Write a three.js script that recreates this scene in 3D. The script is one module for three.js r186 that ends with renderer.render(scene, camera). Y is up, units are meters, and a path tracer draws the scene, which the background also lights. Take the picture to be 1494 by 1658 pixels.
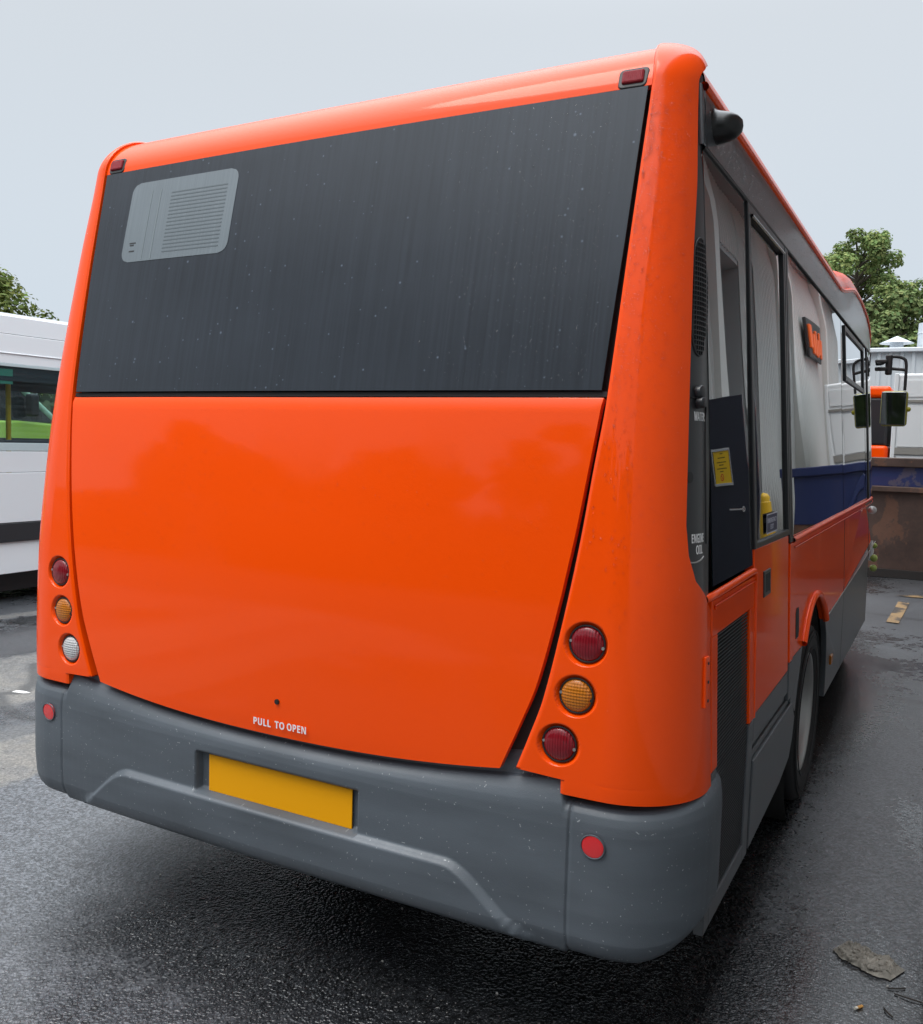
import * as THREE from 'three';
import { mergeGeometries, mergeVertices } from 'three/addons/utils/BufferGeometryUtils.js';
import { RoundedBoxGeometry } from 'three/addons/geometries/RoundedBoxGeometry.js';
import { FontLoader } from 'three/addons/loaders/FontLoader.js';
import { TextGeometry } from 'three/addons/geometries/TextGeometry.js';

// ---------------------------------------------------------------- camera, sky, sun, exposure
const scene = new THREE.Scene();
const camera = new THREE.PerspectiveCamera(58.93, 923 / 1024, 0.05, 600);
camera.position.set(1.6496, 1.5054, 2.0286);
{
  const yaw = -0.4946, pitch = -0.0757, roll = 0.0281;
  const f = new THREE.Vector3(Math.sin(yaw) * Math.cos(pitch), Math.sin(pitch), -Math.cos(yaw) * Math.cos(pitch));
  const r = new THREE.Vector3(Math.cos(yaw), 0, Math.sin(yaw));
  const u = new THREE.Vector3().crossVectors(r, f);
  const r2 = r.clone().multiplyScalar(Math.cos(roll)).addScaledVector(u, Math.sin(roll));
  const u2 = u.clone().multiplyScalar(Math.cos(roll)).addScaledVector(r, -Math.sin(roll));
  camera.quaternion.setFromRotationMatrix(new THREE.Matrix4().makeBasis(r2, u2, f.clone().negate()));
}
const renderer = new THREE.WebGLRenderer({ antialias: true });
renderer.toneMapping = THREE.LinearToneMapping;
renderer.toneMappingExposure = 1.32;
renderer.shadowMap.enabled = true;

// seeded random and value noise
function rng(seed) { let a = seed >>> 0; return () => { a = (a + 0x6D2B79F5) | 0; let t = Math.imul(a ^ (a >>> 15), 1 | a); t = (t + Math.imul(t ^ (t >>> 7), 61 | t)) ^ t; return ((t ^ (t >>> 14)) >>> 0) / 4294967296; }; }
function lattice(n, m, seed) { const r = rng(seed), a = new Float32Array(n * m); for (let i = 0; i < a.length; i++) a[i] = r(); return { n, m, a }; }
function vnoise(L, x, y) {               // x in cells 0..n, y in cells 0..m, periodic
  const x0 = Math.floor(x), y0 = Math.floor(y); let fx = x - x0, fy = y - y0;
  fx = fx * fx * (3 - 2 * fx); fy = fy * fy * (3 - 2 * fy);
  const n = L.n, m = L.m, i0 = ((x0 % n) + n) % n, i1 = (i0 + 1) % n, j0 = ((y0 % m) + m) % m, j1 = (j0 + 1) % m, a = L.a;
  const p = a[j0 * n + i0] * (1 - fx) + a[j0 * n + i1] * fx, q = a[j1 * n + i0] * (1 - fx) + a[j1 * n + i1] * fx;
  return p * (1 - fy) + q * fy;
}
function fbm(base, oct, seed) {          // periodic over the unit square
  const Ls = []; for (let o = 0; o < oct; o++) Ls.push(lattice(base << o, base << o, seed + o * 17));
  return (u, v) => { let s = 0, w = 0.5, t = 0; for (let o = 0; o < oct; o++) { s += w * vnoise(Ls[o], u * (base << o), v * (base << o)); t += w; w *= 0.5; } return s / t; };
}
const clamp = (x, a = 0, b = 1) => Math.min(b, Math.max(a, x));
const sstep = (a, b, x) => { const t = clamp((x - a) / (b - a)); return t * t * (3 - 2 * t); };
const mix = (a, b, t) => a + (b - a) * t;
const interp = (k, x) => { if (x <= k[0][0]) return k[0][1]; for (let i = 1; i < k.length; i++) if (x <= k[i][0]) return mix(k[i - 1][1], k[i][1], (x - k[i - 1][0]) / (k[i][0] - k[i - 1][0])); return k[k.length - 1][1]; };

{ // overcast sky: even near the horizon, brighter overhead
  const w = 512, h = 256, d = new Float32Array(w * h * 4), n1 = fbm(4, 4, 7);
  for (let j = 0; j < h; j++) for (let i = 0; i < w; i++) {
    const el = ((j + 0.5) / h - 0.5) * Math.PI;            // row 0 at the bottom
    const s = Math.sin(Math.max(0, el));
    const cl = (n1(i / w, j / h) - 0.5) * 0.15 * sstep(0.0, 0.25, s);
    const L = (0.545 + 2.9 * sstep(0.40, 1.0, s)) * (1 + cl);
    const k = sstep(0.0, 0.6, s), o = (j * w + i) * 4;
    d[o] = L * mix(0.885, 0.94, k); d[o + 1] = L * mix(1.0, 1.0, k); d[o + 2] = L * mix(1.115, 1.07, k); d[o + 3] = 1;
  }
  const t = new THREE.DataTexture(d, w, h, THREE.RGBAFormat, THREE.FloatType);
  t.mapping = THREE.EquirectangularReflectionMapping; t.magFilter = THREE.LinearFilter; t.minFilter = THREE.LinearFilter; t.needsUpdate = true;
  scene.background = t; scene.environment = t;
}
const sun = new THREE.DirectionalLight(0xfff6ea, 1.1);
sun.position.set(-4.5, 16.5, 4.5); sun.target.position.set(0, 0, -2); scene.add(sun, sun.target);
sun.castShadow = true; sun.shadow.radius = 54; sun.shadow.mapSize.set(2048, 2048);
Object.assign(sun.shadow.camera, { left: -25, right: 25, top: 25, bottom: -25, near: 1, far: 80 });

// ---------------------------------------------------------------- helpers
const taken = {};
function numbered(name) { taken[name] = (taken[name] ?? -1) + 1; return taken[name] ? `${name}_${String(taken[name]).padStart(3, '0')}` : name; }
function shade(o) { o.traverse(c => { if (c.isMesh) { c.castShadow = true; c.receiveShadow = true; } }); return o; }
function part(name, geo, m, parent) { const o = new THREE.Mesh(Array.isArray(geo) ? merge(geo) : geo, m); o.name = name; o.castShadow = o.receiveShadow = true; parent.add(o); return o; }
function thing(name, label, category, [x, y, z] = [0, 0, 0], group) { const g = new THREE.Group(); g.name = numbered(name); g.position.set(x, y, z); g.userData = { label, category }; if (group) g.userData.group = group; scene.add(g); return g; }
function single(name, geo, m, label, category, group) { const o = part(numbered(name), geo, m, scene); o.userData = { label, category }; if (group) o.userData.group = group; return o; }
function struct(name, geo, m) { const o = part(numbered(name), geo, m, scene); o.userData = { kind: 'structure' }; return o; }
function merge(list) { return mergeGeometries(list.map(g => { let h = g.index ? g.toNonIndexed() : g; for (const k of Object.keys(h.attributes)) if (!['position', 'normal', 'uv'].includes(k)) h.deleteAttribute(k); if (!h.attributes.uv) h.setAttribute('uv', new THREE.BufferAttribute(new Float32Array(h.attributes.position.count * 2), 2)); return h; })); }
function box(w, h, d, x = 0, y = 0, z = 0) { const g = new THREE.BoxGeometry(w, h, d); g.translate(x, y, z); return g; }
function rbox(w, h, d, r, x = 0, y = 0, z = 0, seg = 2) { const g = new RoundedBoxGeometry(w, h, d, seg, r); g.translate(x, y, z); return g; }
function tube(pts, r, seg = 24, rad = 8) { return new THREE.TubeGeometry(new THREE.CatmullRomCurve3(pts.map(p => new THREE.Vector3(...p)), false, 'catmullrom', 0.3), seg, r, rad); }
function flipX(g) { const h = g.index ? g.toNonIndexed() : g.clone(); const p = h.attributes.position, n = h.attributes.normal, uv = h.attributes.uv; for (let i = 0; i < p.count; i++) { p.setX(i, -p.getX(i)); n.setX(i, -n.getX(i)); } for (const a of [p, n, uv]) if (a) for (let i = 0; i < a.count; i += 3) for (let c = 0; c < a.itemSize; c++) { const k1 = (i + 1) * a.itemSize + c, k2 = (i + 2) * a.itemSize + c, t = a.array[k1]; a.array[k1] = a.array[k2]; a.array[k2] = t; } return h; }
const lin = (r, g, b) => new THREE.Color().setRGB(r, g, b);
function tex(w, h, fn, { srgb = false, rep = [1, 1] } = {}) {
  const d = new Uint8Array(w * h * 4);
  for (let j = 0; j < h; j++) for (let i = 0; i < w; i++) { const c = fn(i / w, j / h, i, j), o = (j * w + i) * 4; if (typeof c === 'number') { d[o] = d[o + 1] = d[o + 2] = clamp(c) * 255; } else { d[o] = clamp(c[0]) * 255; d[o + 1] = clamp(c[1]) * 255; d[o + 2] = clamp(c[2]) * 255; } d[o + 3] = 255; }
  const t = new THREE.DataTexture(d, w, h); t.wrapS = t.wrapT = THREE.RepeatWrapping; t.magFilter = THREE.LinearFilter; t.minFilter = THREE.LinearMipmapLinearFilter; t.generateMipmaps = true; t.repeat.set(...rep); if (srgb) t.colorSpace = THREE.SRGBColorSpace; t.needsUpdate = true; return t;
}
const M = (o) => new THREE.MeshPhysicalMaterial(o);
const sRGB = (l) => l <= 0.0031308 ? l * 12.92 : 1.055 * Math.pow(l, 1 / 2.4) - 0.055;

// ---------------------------------------------------------------- materials
const fine = fbm(64, 3, 101), coarse = fbm(5, 5, 202);
const peelTex = tex(512, 512, (u, v) => fine(u, v), { rep: [5, 5] });
const streakL = lattice(420, 5, 33), streakL2 = lattice(140, 3, 34);
const streak = (u, v) => 0.6 * vnoise(streakL, u * 420, v * 5) + 0.4 * vnoise(streakL2, u * 140, v * 3);
const grime = tex(512, 512, (u, v) => 0.35 + 0.5 * coarse(u, v) + 0.15 * streak(u, v), { rep: [0.5, 0.5] });
const filmTex = tex(512, 512, (u, v) => 0.05 + 0.09 * streak(u, v) * coarse(u, v) + 0.10 * sstep(0.5, 0.72, coarse(v, u)), { rep: [0.8, 0.8] });
const ORANGE = lin(0.92, 0.074, 0.0003);
const mt = {
  orange: M({ color: ORANGE, roughness: 0.6, specularIntensity: 0.08, clearcoat: 0.55, clearcoatRoughness: 1, clearcoatRoughnessMap: filmTex, bumpMap: peelTex, bumpScale: 0.00012 }),
  orangeHatch: M({ color: ORANGE, roughness: 0.6, specularIntensity: 0.08, clearcoat: 0.55, clearcoatRoughness: 1, clearcoatRoughnessMap: filmTex, bumpMap: peelTex, bumpScale: 0.0002 }),
  bumperGrey: null,
  skirtGrey: M({ color: lin(0.075, 0.083, 0.092), roughness: 0.38, bumpMap: peelTex, bumpScale: 0.0001, clearcoat: 0.3, clearcoatRoughness: 0.2 }),
  cove: M({ color: lin(0.06, 0.065, 0.072), roughness: 0.3, clearcoat: 0.7, clearcoatRoughness: 0.12 }),
  black: M({ color: lin(0.012, 0.012, 0.013), roughness: 0.5 }),
  satinBlack: M({ color: lin(0.014, 0.015, 0.018), roughness: 0.36, clearcoat: 0.2, clearcoatRoughness: 0.15 }),
  inner: M({ color: lin(0.03, 0.03, 0.03), roughness: 0.9 }),
  rubber: M({ color: lin(0.018, 0.018, 0.019), roughness: 0.75 }),
  sideGlass: M({ color: lin(0.006, 0.008, 0.009), roughness: 0.015, ior: 2.2, clearcoat: 1, clearcoatRoughness: 0.01 }),
  chrome: M({ color: lin(0.75, 0.76, 0.78), roughness: 0.18, metalness: 1 }),
  steel: M({ color: lin(0.42, 0.42, 0.41), roughness: 0.45, metalness: 0.85 }),
  white: M({ color: lin(0.78, 0.79, 0.8), roughness: 0.35, clearcoat: 0.6, clearcoatRoughness: 0.1 }),
  letter: M({ color: lin(0.78, 0.78, 0.78), roughness: 0.5 }),
  yellow: M({ color: lin(0.70, 0.33, 0.003), roughness: 0.6 }),
};
{ // bumper plastic: scuffs and chips as sparse pale flecks
  const W = 2048, H = 512, r = rng(91), a = new Float32Array(W * H).fill(0), n = fbm(8, 5, 77);
  for (let k = 0; k < 1500; k++) { const x = r() * W, y = r() * H, s = r() < 0.08 ? 2 + r() * 5 : 0.6 + r() * 0.9, an = r() * 6.28; for (let t = 0; t < s; t += 0.5) { const i = Math.floor(x + Math.cos(an) * t) & (W - 1), j = clamp(Math.floor(y + Math.sin(an) * t), 0, H - 1); a[j * W + i] = 0.25 + 0.6 * r(); } }
  mt.bumperGrey = M({ color: 0xffffff, map: tex(W, H, (u, v, i, j) => { const k = n(u, v), f = a[j * W + i], b = 0.094 * (0.66 + 0.68 * k); return [sRGB(mix(b * 0.88, 0.6, f)), sRGB(mix(b * 1.03, 0.62, f)), sRGB(mix(b * 1.2, 0.62, f))]; }, { srgb: true, rep: [1 / 2.8, 1 / 0.7] }), roughness: 0.42, roughnessMap: grime, bumpMap: tex(512, 512, (u, v) => fine(u, v), { rep: [9, 9] }), bumpScale: 0.00025 });
  mt.bumperGrey.roughness = 0.75;
}
{ // rear glass: black painted pane with a film of dried rain streaks
  const n = fbm(6, 5, 55);
  const r = rng(4), sp = []; for (let k = 0; k < 260; k++) sp.push([r(), r(), 0.0006 + r() * r() * 0.002]);
  const W = 1024, H = 512, dots = new Float32Array(W * H);
  for (const [x, y, q] of sp) { const R = q * W; for (let dj = -3; dj <= 3; dj++) for (let di = -3; di <= 3; di++) { const i = (Math.floor(x * W) + di + W) % W, j = clamp(Math.floor(y * H) + dj, 0, H - 1); dots[j * W + i] = Math.max(dots[j * W + i], 0.5 * clamp(1 - Math.hypot(di, dj) / (R + 0.3))); } }
  mt.rearGlass = M({ color: 0xffffff, map: tex(W, H, (u, v, i, j) => { const f = 0.017 + 0.011 * streak(u, v) + 0.010 * n(u, v) + 0.30 * dots[j * W + i]; return [sRGB(f * 0.80), sRGB(f), sRGB(f * 1.32)]; }, { srgb: true, rep: [0.5, 1] }), roughness: 1, roughnessMap: tex(512, 512, (u, v) => 0.05 + 0.06 * streak(u, v) + 0.06 * n(u, v), { rep: [0.5, 1] }), ior: 1.45 });
}

// ---------------------------------------------------------------- the yard
{
  const n1 = fbm(6, 5, 301), n2 = fbm(40, 3, 302), n5 = fbm(10, 5, 305), LA = lattice(256, 256, 304), LB = lattice(256, 256, 306), LC = lattice(256, 256, 307);
  const cracks = [[[-3.5, -1.75], [-3.15, -1.5], [-3.0, -1.3], [-3.08, -1.2], [-2.85, -1.08], [-2.6, -1.0], [-2.4, -1.05]], [[-5.6, -2.6], [-4.9, -2.45], [-4.3, -2.7]], [[0.9, -7.4], [2.4, -7.1], [3.5, -7.5]], [[1.35, -4.2], [1.9, -4.05], [2.6, -4.25]]];
  const crackD = (x, z) => { let d = 9; for (const c of cracks) for (let i = 1; i < c.length; i++) { const [ax, az] = c[i - 1], [bx, bz] = c[i], t = clamp(((x - ax) * (bx - ax) + (z - az) * (bz - az)) / ((bx - ax) ** 2 + (bz - az) ** 2)); d = Math.min(d, Math.hypot(x - ax - t * (bx - ax), z - az - t * (bz - az))); } return d; };
  const tanQ = t => clamp(t * 1.5);
  const grainN = 1024, grainTile = 1.3;
  // worn tan patches and old joints left of the bus, newer tarmac around it, standing water, wet film, and contact shade painted dark around the bus footprint
  const yardSheet = (name, x0, x1, z0, z1, S, T, y, nT) => {
    const col = new Uint8Array(S * T * 4), rou = new Uint8Array(S * T * 4), bum = new Uint8Array(S * T * 4), fineOn = S > 1500 ? 1 : 0.35;
    for (let j = 0; j < T; j++) for (let i = 0; i < S; i++) {
      const x = mix(x0, x1, (i + 0.5) / S), z = mix(z1, z0, (j + 0.5) / T), o = (j * S + i) * 4, u = (x + 12) / 20, v = (z + 14) / 20, N1 = n1(u, v), N2 = n2(u, v), N5 = n5(u, v);
      const ga = vnoise(LA, x * 165, z * 165), gb = vnoise(LB, x * 105, z * 105), gc = vnoise(LC, x * 17, z * 17), g = mix(0.5, sstep(0.30, 0.72, 0.5 * ga + 0.5 * gb), fineOn);
      const w = x + 0.30 * (N5 - 0.5) + 0.10 * (gc - 0.5) + 0.12 * (z + 0.45);
      const tan = clamp(sstep(-1.74, -1.80, w) * sstep(-2.36, -2.26, w) + 0.35 * sstep(-2.24, -2.34, w) * sstep(-2.58, -2.5, w) + 0.95 * sstep(-2.80, -2.92, w) * sstep(-4.05, -3.9, w) + 0.8 * sstep(-5.2, -5.26, w) * sstep(-5.42, -5.36, w)) * (0.65 + 0.5 * sstep(0.40, 0.6, N1 + 0.2 * (gc - 0.5)));
      const old = Math.max(sstep(-1.72, -1.80, w), sstep(-6.55, -6.75, z + 0.6 * (N5 - 0.5) + 0.15 * (gc - 0.5)));
      const e1 = (N5 - 0.5) * 1.1 + (N2 - 0.5) * 0.6 + (gb - 0.5) * 0.35, pa = 1 - Math.hypot((x - 1.80) / 0.40, (z + 2.05) / 0.55), pb = 1 - Math.hypot((x - 1.95) / 0.42, (z + 0.70) / 0.22);
      const pu = Math.max(sstep(0.0, 0.16, pa + e1 * 1.1), 0.7 * sstep(0.0, 0.2, pb + e1 * 1.1));
      const bx = Math.abs(x - 0.335) - 0.95, bz = z - 0.27, sd = -Math.max(bx, bz) + (N5 - 0.5) * 0.50 + (gc - 0.5) * 0.10 + (gb - 0.5) * 0.34 + (ga - 0.5) * 0.22, wet = sstep(-0.06, 0.12, sd) * sstep(-6.6, -6.2, z);  // footprint patch: wet film, with the contact shade of the bus painted in
      const film = sstep(0.52, 0.60, n1(v * 1.7 % 1, u * 1.7 % 1) + 0.10 * (gc - 0.5) + 0.12 * (gb - 0.5)) * (1 - tanQ(tan)) * (1 - wet);
      const cd = (x > -6 && x < 4 && z < -0.8 && z > -7.8) ? crackD(x, z) : 9, cr = 1 - sstep(0.012, 0.05 + 0.05 * N2, cd);
      let k = mix(mix(0.085, 0.060, sstep(0.9, 1.4, x + 0.6 * (N5 - 0.5) + 0.2 * (gc - 0.5))), 0.055, old) * (0.72 + 0.56 * N1) * (0.36 + 1.2 * g); k *= mix(1, 0.17, wet); k *= mix(1, 0.45, pu); k *= mix(1, 0.55, film);  // stone grain in the colour also stands in for glints off wet stones
      const bb = 0.105 * (0.5 + 1.0 * N5) * (0.7 + 0.6 * g), fl = (ga > 0.93 && gb > 0.6) ? 0.10 * fineOn : 0, q = 1 - 0.8 * cr;
      const c = [mix(k * 0.94, bb * 1.08, tan), mix(k, bb, tan), mix(k * 1.12, bb * 0.88, tan)];
      const ro = mix(mix(mix(mix(0.24 + 0.36 * N1, 0.15, film), 0.17 + 0.08 * gc, wet), 0.72, tan * 0.8), 0.06, pu), bu = mix(0.5 + 0.35 * (gb - 0.5), 0.5, Math.max(pu * 0.95, wet * 0.3)) - 0.3 * cr;
      for (let m = 0; m < 3; m++) { col[o + m] = 255 * clamp(sRGB(c[m] * q + fl)); rou[o + m] = 255 * clamp(ro); bum[o + m] = 255 * clamp(bu); }
      col[o + 3] = rou[o + 3] = bum[o + 3] = 255;
    }
    const dtex = (d, srgb) => { const t = new THREE.DataTexture(d, S, T); t.magFilter = THREE.LinearFilter; t.minFilter = THREE.LinearMipmapLinearFilter; t.generateMipmaps = true; if (srgb) t.colorSpace = THREE.SRGBColorSpace; t.needsUpdate = true; return t; };
    const g = new THREE.PlaneGeometry(x1 - x0, z1 - z0, 1, 1); g.rotateX(-Math.PI / 2); g.translate((x0 + x1) / 2, y, (z0 + z1) / 2);
    const nt = nT.clone(); nt.repeat.set((x1 - x0) / grainTile, (z1 - z0) / grainTile); nt.needsUpdate = true;
    const rT = dtex(rou);
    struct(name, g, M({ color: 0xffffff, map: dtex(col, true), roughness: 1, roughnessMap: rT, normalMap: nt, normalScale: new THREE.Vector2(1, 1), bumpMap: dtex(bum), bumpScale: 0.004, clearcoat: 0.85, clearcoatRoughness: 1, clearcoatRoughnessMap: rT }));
  };
  const grain = fbm(190, 2, 310), grain2 = fbm(380, 1, 311);
  // fine stone grain as a normal map in its own repeat
  const N = 1024, hgt = new Float32Array(N * N); for (let j = 0; j < N; j++) for (let i = 0; i < N; i++) { const a = grain(i / N, j / N), b = grain2(i / N, j / N); hgt[j * N + i] = Math.pow(clamp(a * 1.15), 1.2) * 0.75 + b * 0.25; }
  const nd = new Uint8Array(N * N * 4), cell = 1.3 / N, amp = 0.006;
  for (let j = 0; j < N; j++) for (let i = 0; i < N; i++) { const dx = (hgt[j * N + (i + 1) % N] - hgt[j * N + (i + N - 1) % N]) * amp / (2 * cell), dy = (hgt[((j + 1) % N) * N + i] - hgt[((j + N - 1) % N) * N + i]) * amp / (2 * cell), l = Math.hypot(dx, dy, 1), o = (j * N + i) * 4; nd[o] = (0.5 - 0.5 * dx / l) * 255; nd[o + 1] = (0.5 - 0.5 * dy / l) * 255; nd[o + 2] = (0.5 + 0.5 / l) * 255; nd[o + 3] = 255; }
  const nT = new THREE.DataTexture(nd, N, N); nT.wrapS = nT.wrapT = THREE.RepeatWrapping; nT.magFilter = THREE.LinearFilter; nT.minFilter = THREE.LinearMipmapLinearFilter; nT.generateMipmaps = true; nT.needsUpdate = true;
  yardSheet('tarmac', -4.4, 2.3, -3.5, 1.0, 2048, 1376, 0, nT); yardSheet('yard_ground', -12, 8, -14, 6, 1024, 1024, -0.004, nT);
  const og = new THREE.PlaneGeometry(500, 500); og.rotateX(-Math.PI / 2); og.translate(0, -0.008, 0);
  const t2 = tex(512, 512, (u, v) => { const k = 0.04 * (0.6 + 0.8 * coarse(u, v)); return [sRGB(k), sRGB(k * 1.02), sRGB(k * 1.05)]; }, { srgb: true, rep: [60, 60] });
  struct('ground', og, M({ color: 0xffffff, map: t2, roughness: 0.4 }));
}

// ---------------------------------------------------------------- the bus: body surface
const WK = [[0.2, 1.168], [0.66, 1.172], [1.16, 1.150], [2.15, 1.08], [2.40, 1.058]];
const ZK = [[0.2, 0.05], [0.55, 0.05], [0.70, 0.064], [1.05, 0.060], [1.35, 0.038], [1.62, 0.005], [2.0, -0.068], [2.40, -0.156]];
const RK = [[0.2, 0.21], [0.66, 0.21], [1.6, 0.17], [2.40, 0.11]];
const BOW = 0.015;
const smooth = k => { const m = k.map((p, i) => i === 0 ? (k[1][1] - k[0][1]) / (k[1][0] - k[0][0]) : i === k.length - 1 ? (k[i][1] - k[i - 1][1]) / (k[i][0] - k[i - 1][0]) : (k[i + 1][1] - k[i - 1][1]) / (k[i + 1][0] - k[i - 1][0])); return x => { if (x <= k[0][0]) return k[0][1]; for (let i = 1; i < k.length; i++) if (x <= k[i][0]) { const h = k[i][0] - k[i - 1][0], t = (x - k[i - 1][0]) / h, a = t * t, b = a * t; return (2 * b - 3 * a + 1) * k[i - 1][1] + (b - 2 * a + t) * h * m[i - 1] + (-2 * b + 3 * a) * k[i][1] + (b - a) * h * m[i]; } return k[k.length - 1][1]; }; };
const ZS = smooth(ZK);
function prof(v) {
  if (v <= 2.40) return { y: v, W: interp(WK, v), Z: ZS(v), r: interp(RK, v) };
  const R = 0.13, ph = Math.min((v - 2.40) / R, Math.PI / 2), ex = Math.max(0, v - 2.40 - R * Math.PI / 2), y = 2.40 + R * Math.sin(ph), c = 1 - Math.cos(ph);
  return { y, W: 1.058 - 0.088 * (y - 2.40) - 0.07 * c - ex, Z: -0.156 - 0.22 * (y - 2.40) - R * c - ex, r: Math.max(0.03, 0.11 - 0.03 * c) };
}
const sideW = y => interp(WK, y);
function P(u, v) {                        // |u|<1 rear face, 1..2 corner, above 2 metres along the side
  const p = prof(v), a = Math.abs(u), s = u < 0 ? -1 : 1, xa = p.W - p.r; let x, z;
  if (a < 1) { x = a * xa; z = p.Z - BOW * a * a; }
  else if (a < 2) { const t = (a - 1) * Math.PI / 2; x = xa + p.r * Math.sin(t); z = p.Z - BOW - p.r + p.r * Math.cos(t); }
  else { x = p.W; z = p.Z - BOW - p.r - (a - 2); }
  return [s * x, p.y, z];
}
function uOfX(x, v) { const p = prof(v), xa = p.W - p.r; return x <= xa ? x / xa : 1 + Math.asin(clamp((x - xa) / p.r)) * 2 / Math.PI; }
const uOfZ = (z, v) => { const p = prof(v); return 2 + (p.Z - BOW - p.r) - z; };
function arcS(u, v) { const p = prof(v), a = Math.abs(u), xa = p.W - p.r; return Math.sign(u) * (a < 1 ? a * xa : a < 2 ? xa + (a - 1) * p.r * Math.PI / 2 : xa + p.r * Math.PI / 2 + a - 2); }
function PN(u, v) { const e = 1e-3, a = P(u - e, v), b = P(u + e, v), c = P(u, v - e), d = P(u, v + e); const U = new THREE.Vector3(b[0] - a[0], b[1] - a[1], b[2] - a[2]), V = new THREE.Vector3(d[0] - c[0], d[1] - c[1], d[2] - c[2]); return U.cross(V).normalize(); }
function Poff(u, v, o) { const p = P(u, v), n = PN(u, v); return [p[0] + n.x * o, p[1] + n.y * o, p[2] + n.z * o]; }
// a sheet given by rows of points, with its rim turned in by `thick` along the inward direction
function sheet(rows, uvs, inward) {
  const nv = rows.length, nu = rows[0].length, pos = [], uv = [], idx = [];
  for (let j = 0; j < nv; j++) for (let i = 0; i < nu; i++) { pos.push(...rows[j][i]); uv.push(...uvs[j][i]); }
  for (let j = 0; j < nv - 1; j++) for (let i = 0; i < nu - 1; i++) { const a = j * nu + i, b = a + 1, c = a + nu, d = c + 1; idx.push(a, b, d, a, d, c); }
  const g = new THREE.BufferGeometry(); g.setAttribute('position', new THREE.Float32BufferAttribute(pos, 3)); g.setAttribute('uv', new THREE.Float32BufferAttribute(uv, 2)); g.setIndex(idx); g.computeVertexNormals();
  if (!inward) return g;
  const rim = []; for (let i = 0; i < nu; i++) rim.push([0, i]); for (let j = 1; j < nv; j++) rim.push([j, nu - 1]); for (let i = nu - 2; i >= 0; i--) rim.push([nv - 1, i]); for (let j = nv - 2; j >= 0; j--) rim.push([j, 0]);
  const p2 = [], uv2 = [], id2 = []; rim.forEach(([j, i]) => { p2.push(...rows[j][i], ...inward(j, i)); uv2.push(...uvs[j][i], ...uvs[j][i]); });
  for (let k = 0; k < rim.length - 1; k++) { const a = k * 2; id2.push(a, a + 1, a + 3, a, a + 3, a + 2); }
  const h = new THREE.BufferGeometry(); h.setAttribute('position', new THREE.Float32BufferAttribute(p2, 3)); h.setAttribute('uv', new THREE.Float32BufferAttribute(uv2, 2)); h.setIndex(id2); h.computeVertexNormals();
  return merge([g, h]);
}
function panel({ vs, uL, uR, nu = 40, us, off = 0, disp, thick = 0.02, yMap }) {
  const rows = [], uvs = [], inn = [];
  for (const v of vs) {
    const r = [], w = [], q = []; const list = us || Array.from({ length: nu + 1 }, (_, i) => mix(uL(v), uR(v), i / nu));
    for (const u of list) { const vv = yMap ? yMap(u, v) : v, s = arcS(u, vv), d = off + (disp ? disp(s, prof(vv).y, u, vv) : 0); r.push(Poff(u, vv, d)); q.push(Poff(u, vv, d - thick)); w.push([s, vv]); }
    rows.push(r); uvs.push(w); inn.push(q);
  }
  return sheet(rows, uvs, thick ? (j, i) => inn[j][i] : null);
}
const range = (a, b, step) => { const n = Math.max(1, Math.round(Math.abs((b - a) / step))); return Array.from({ length: n + 1 }, (_, i) => mix(a, b, i / n)); };
// flat-ish body panels on the flank, drawn as an outline in (distance forward, height)
function flank(pts, { off = 0, thick = 0.02, sgn = 1, holes = [], curve = 12 } = {}) {
  const sh = pts instanceof THREE.Shape ? pts : new THREE.Shape(pts.map(([z, y]) => new THREE.Vector2(-z, y)));
  for (const h of holes) sh.holes.push(h instanceof THREE.Path ? h : new THREE.Path(h.map(([z, y]) => new THREE.Vector2(-z, y))));
  const g = new THREE.ExtrudeGeometry(sh, { depth: thick, bevelEnabled: thick > 0.008, bevelThickness: 0.003, bevelSize: 0.003, bevelOffset: -0.003, bevelSegments: 2, curveSegments: curve });
  const p = g.attributes.position; for (let i = 0; i < p.count; i++) { const a = p.getX(i), y = p.getY(i), e = p.getZ(i); p.setXYZ(i, frontX(-a, sideW(y)) + off - thick + e - (thick > 0.008 ? 0.003 : 0), y, -a); }
  g.computeVertexNormals(); return sgn < 0 ? flipX(g) : g;
}
function frontX(z, W) { return z < -5.1 ? W - 0.16 * Math.pow((-5.1 - z) / 1.0, 2.2) : W; }   // the flank turns in towards the front

const bus = thing('bus', 'orange single-deck bus with dark rear window and grey bumper, seen from behind', 'bus');
// dark structure behind the panel gaps
part('inner_frame', panel({ vs: range(0.45, 2.46, 0.06), uL: () => -2.02, uR: () => 2.02, nu: 90, off: -0.04, thick: 0 }), mt.inner, bus);
part('interior', box(2.06, 1.95, 5.4, 0, 1.33, -3.15), mt.inner, bus);
part('chassis', [box(1.7, 0.3, 5.2, 0, 0.42, -3.0), box(0.5, 0.16, 0.9, -0.35, 0.32, -0.6), box(1.5, 0.05, 0.5, 0, 0.36, -0.25)], mt.inner, bus);

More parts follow.
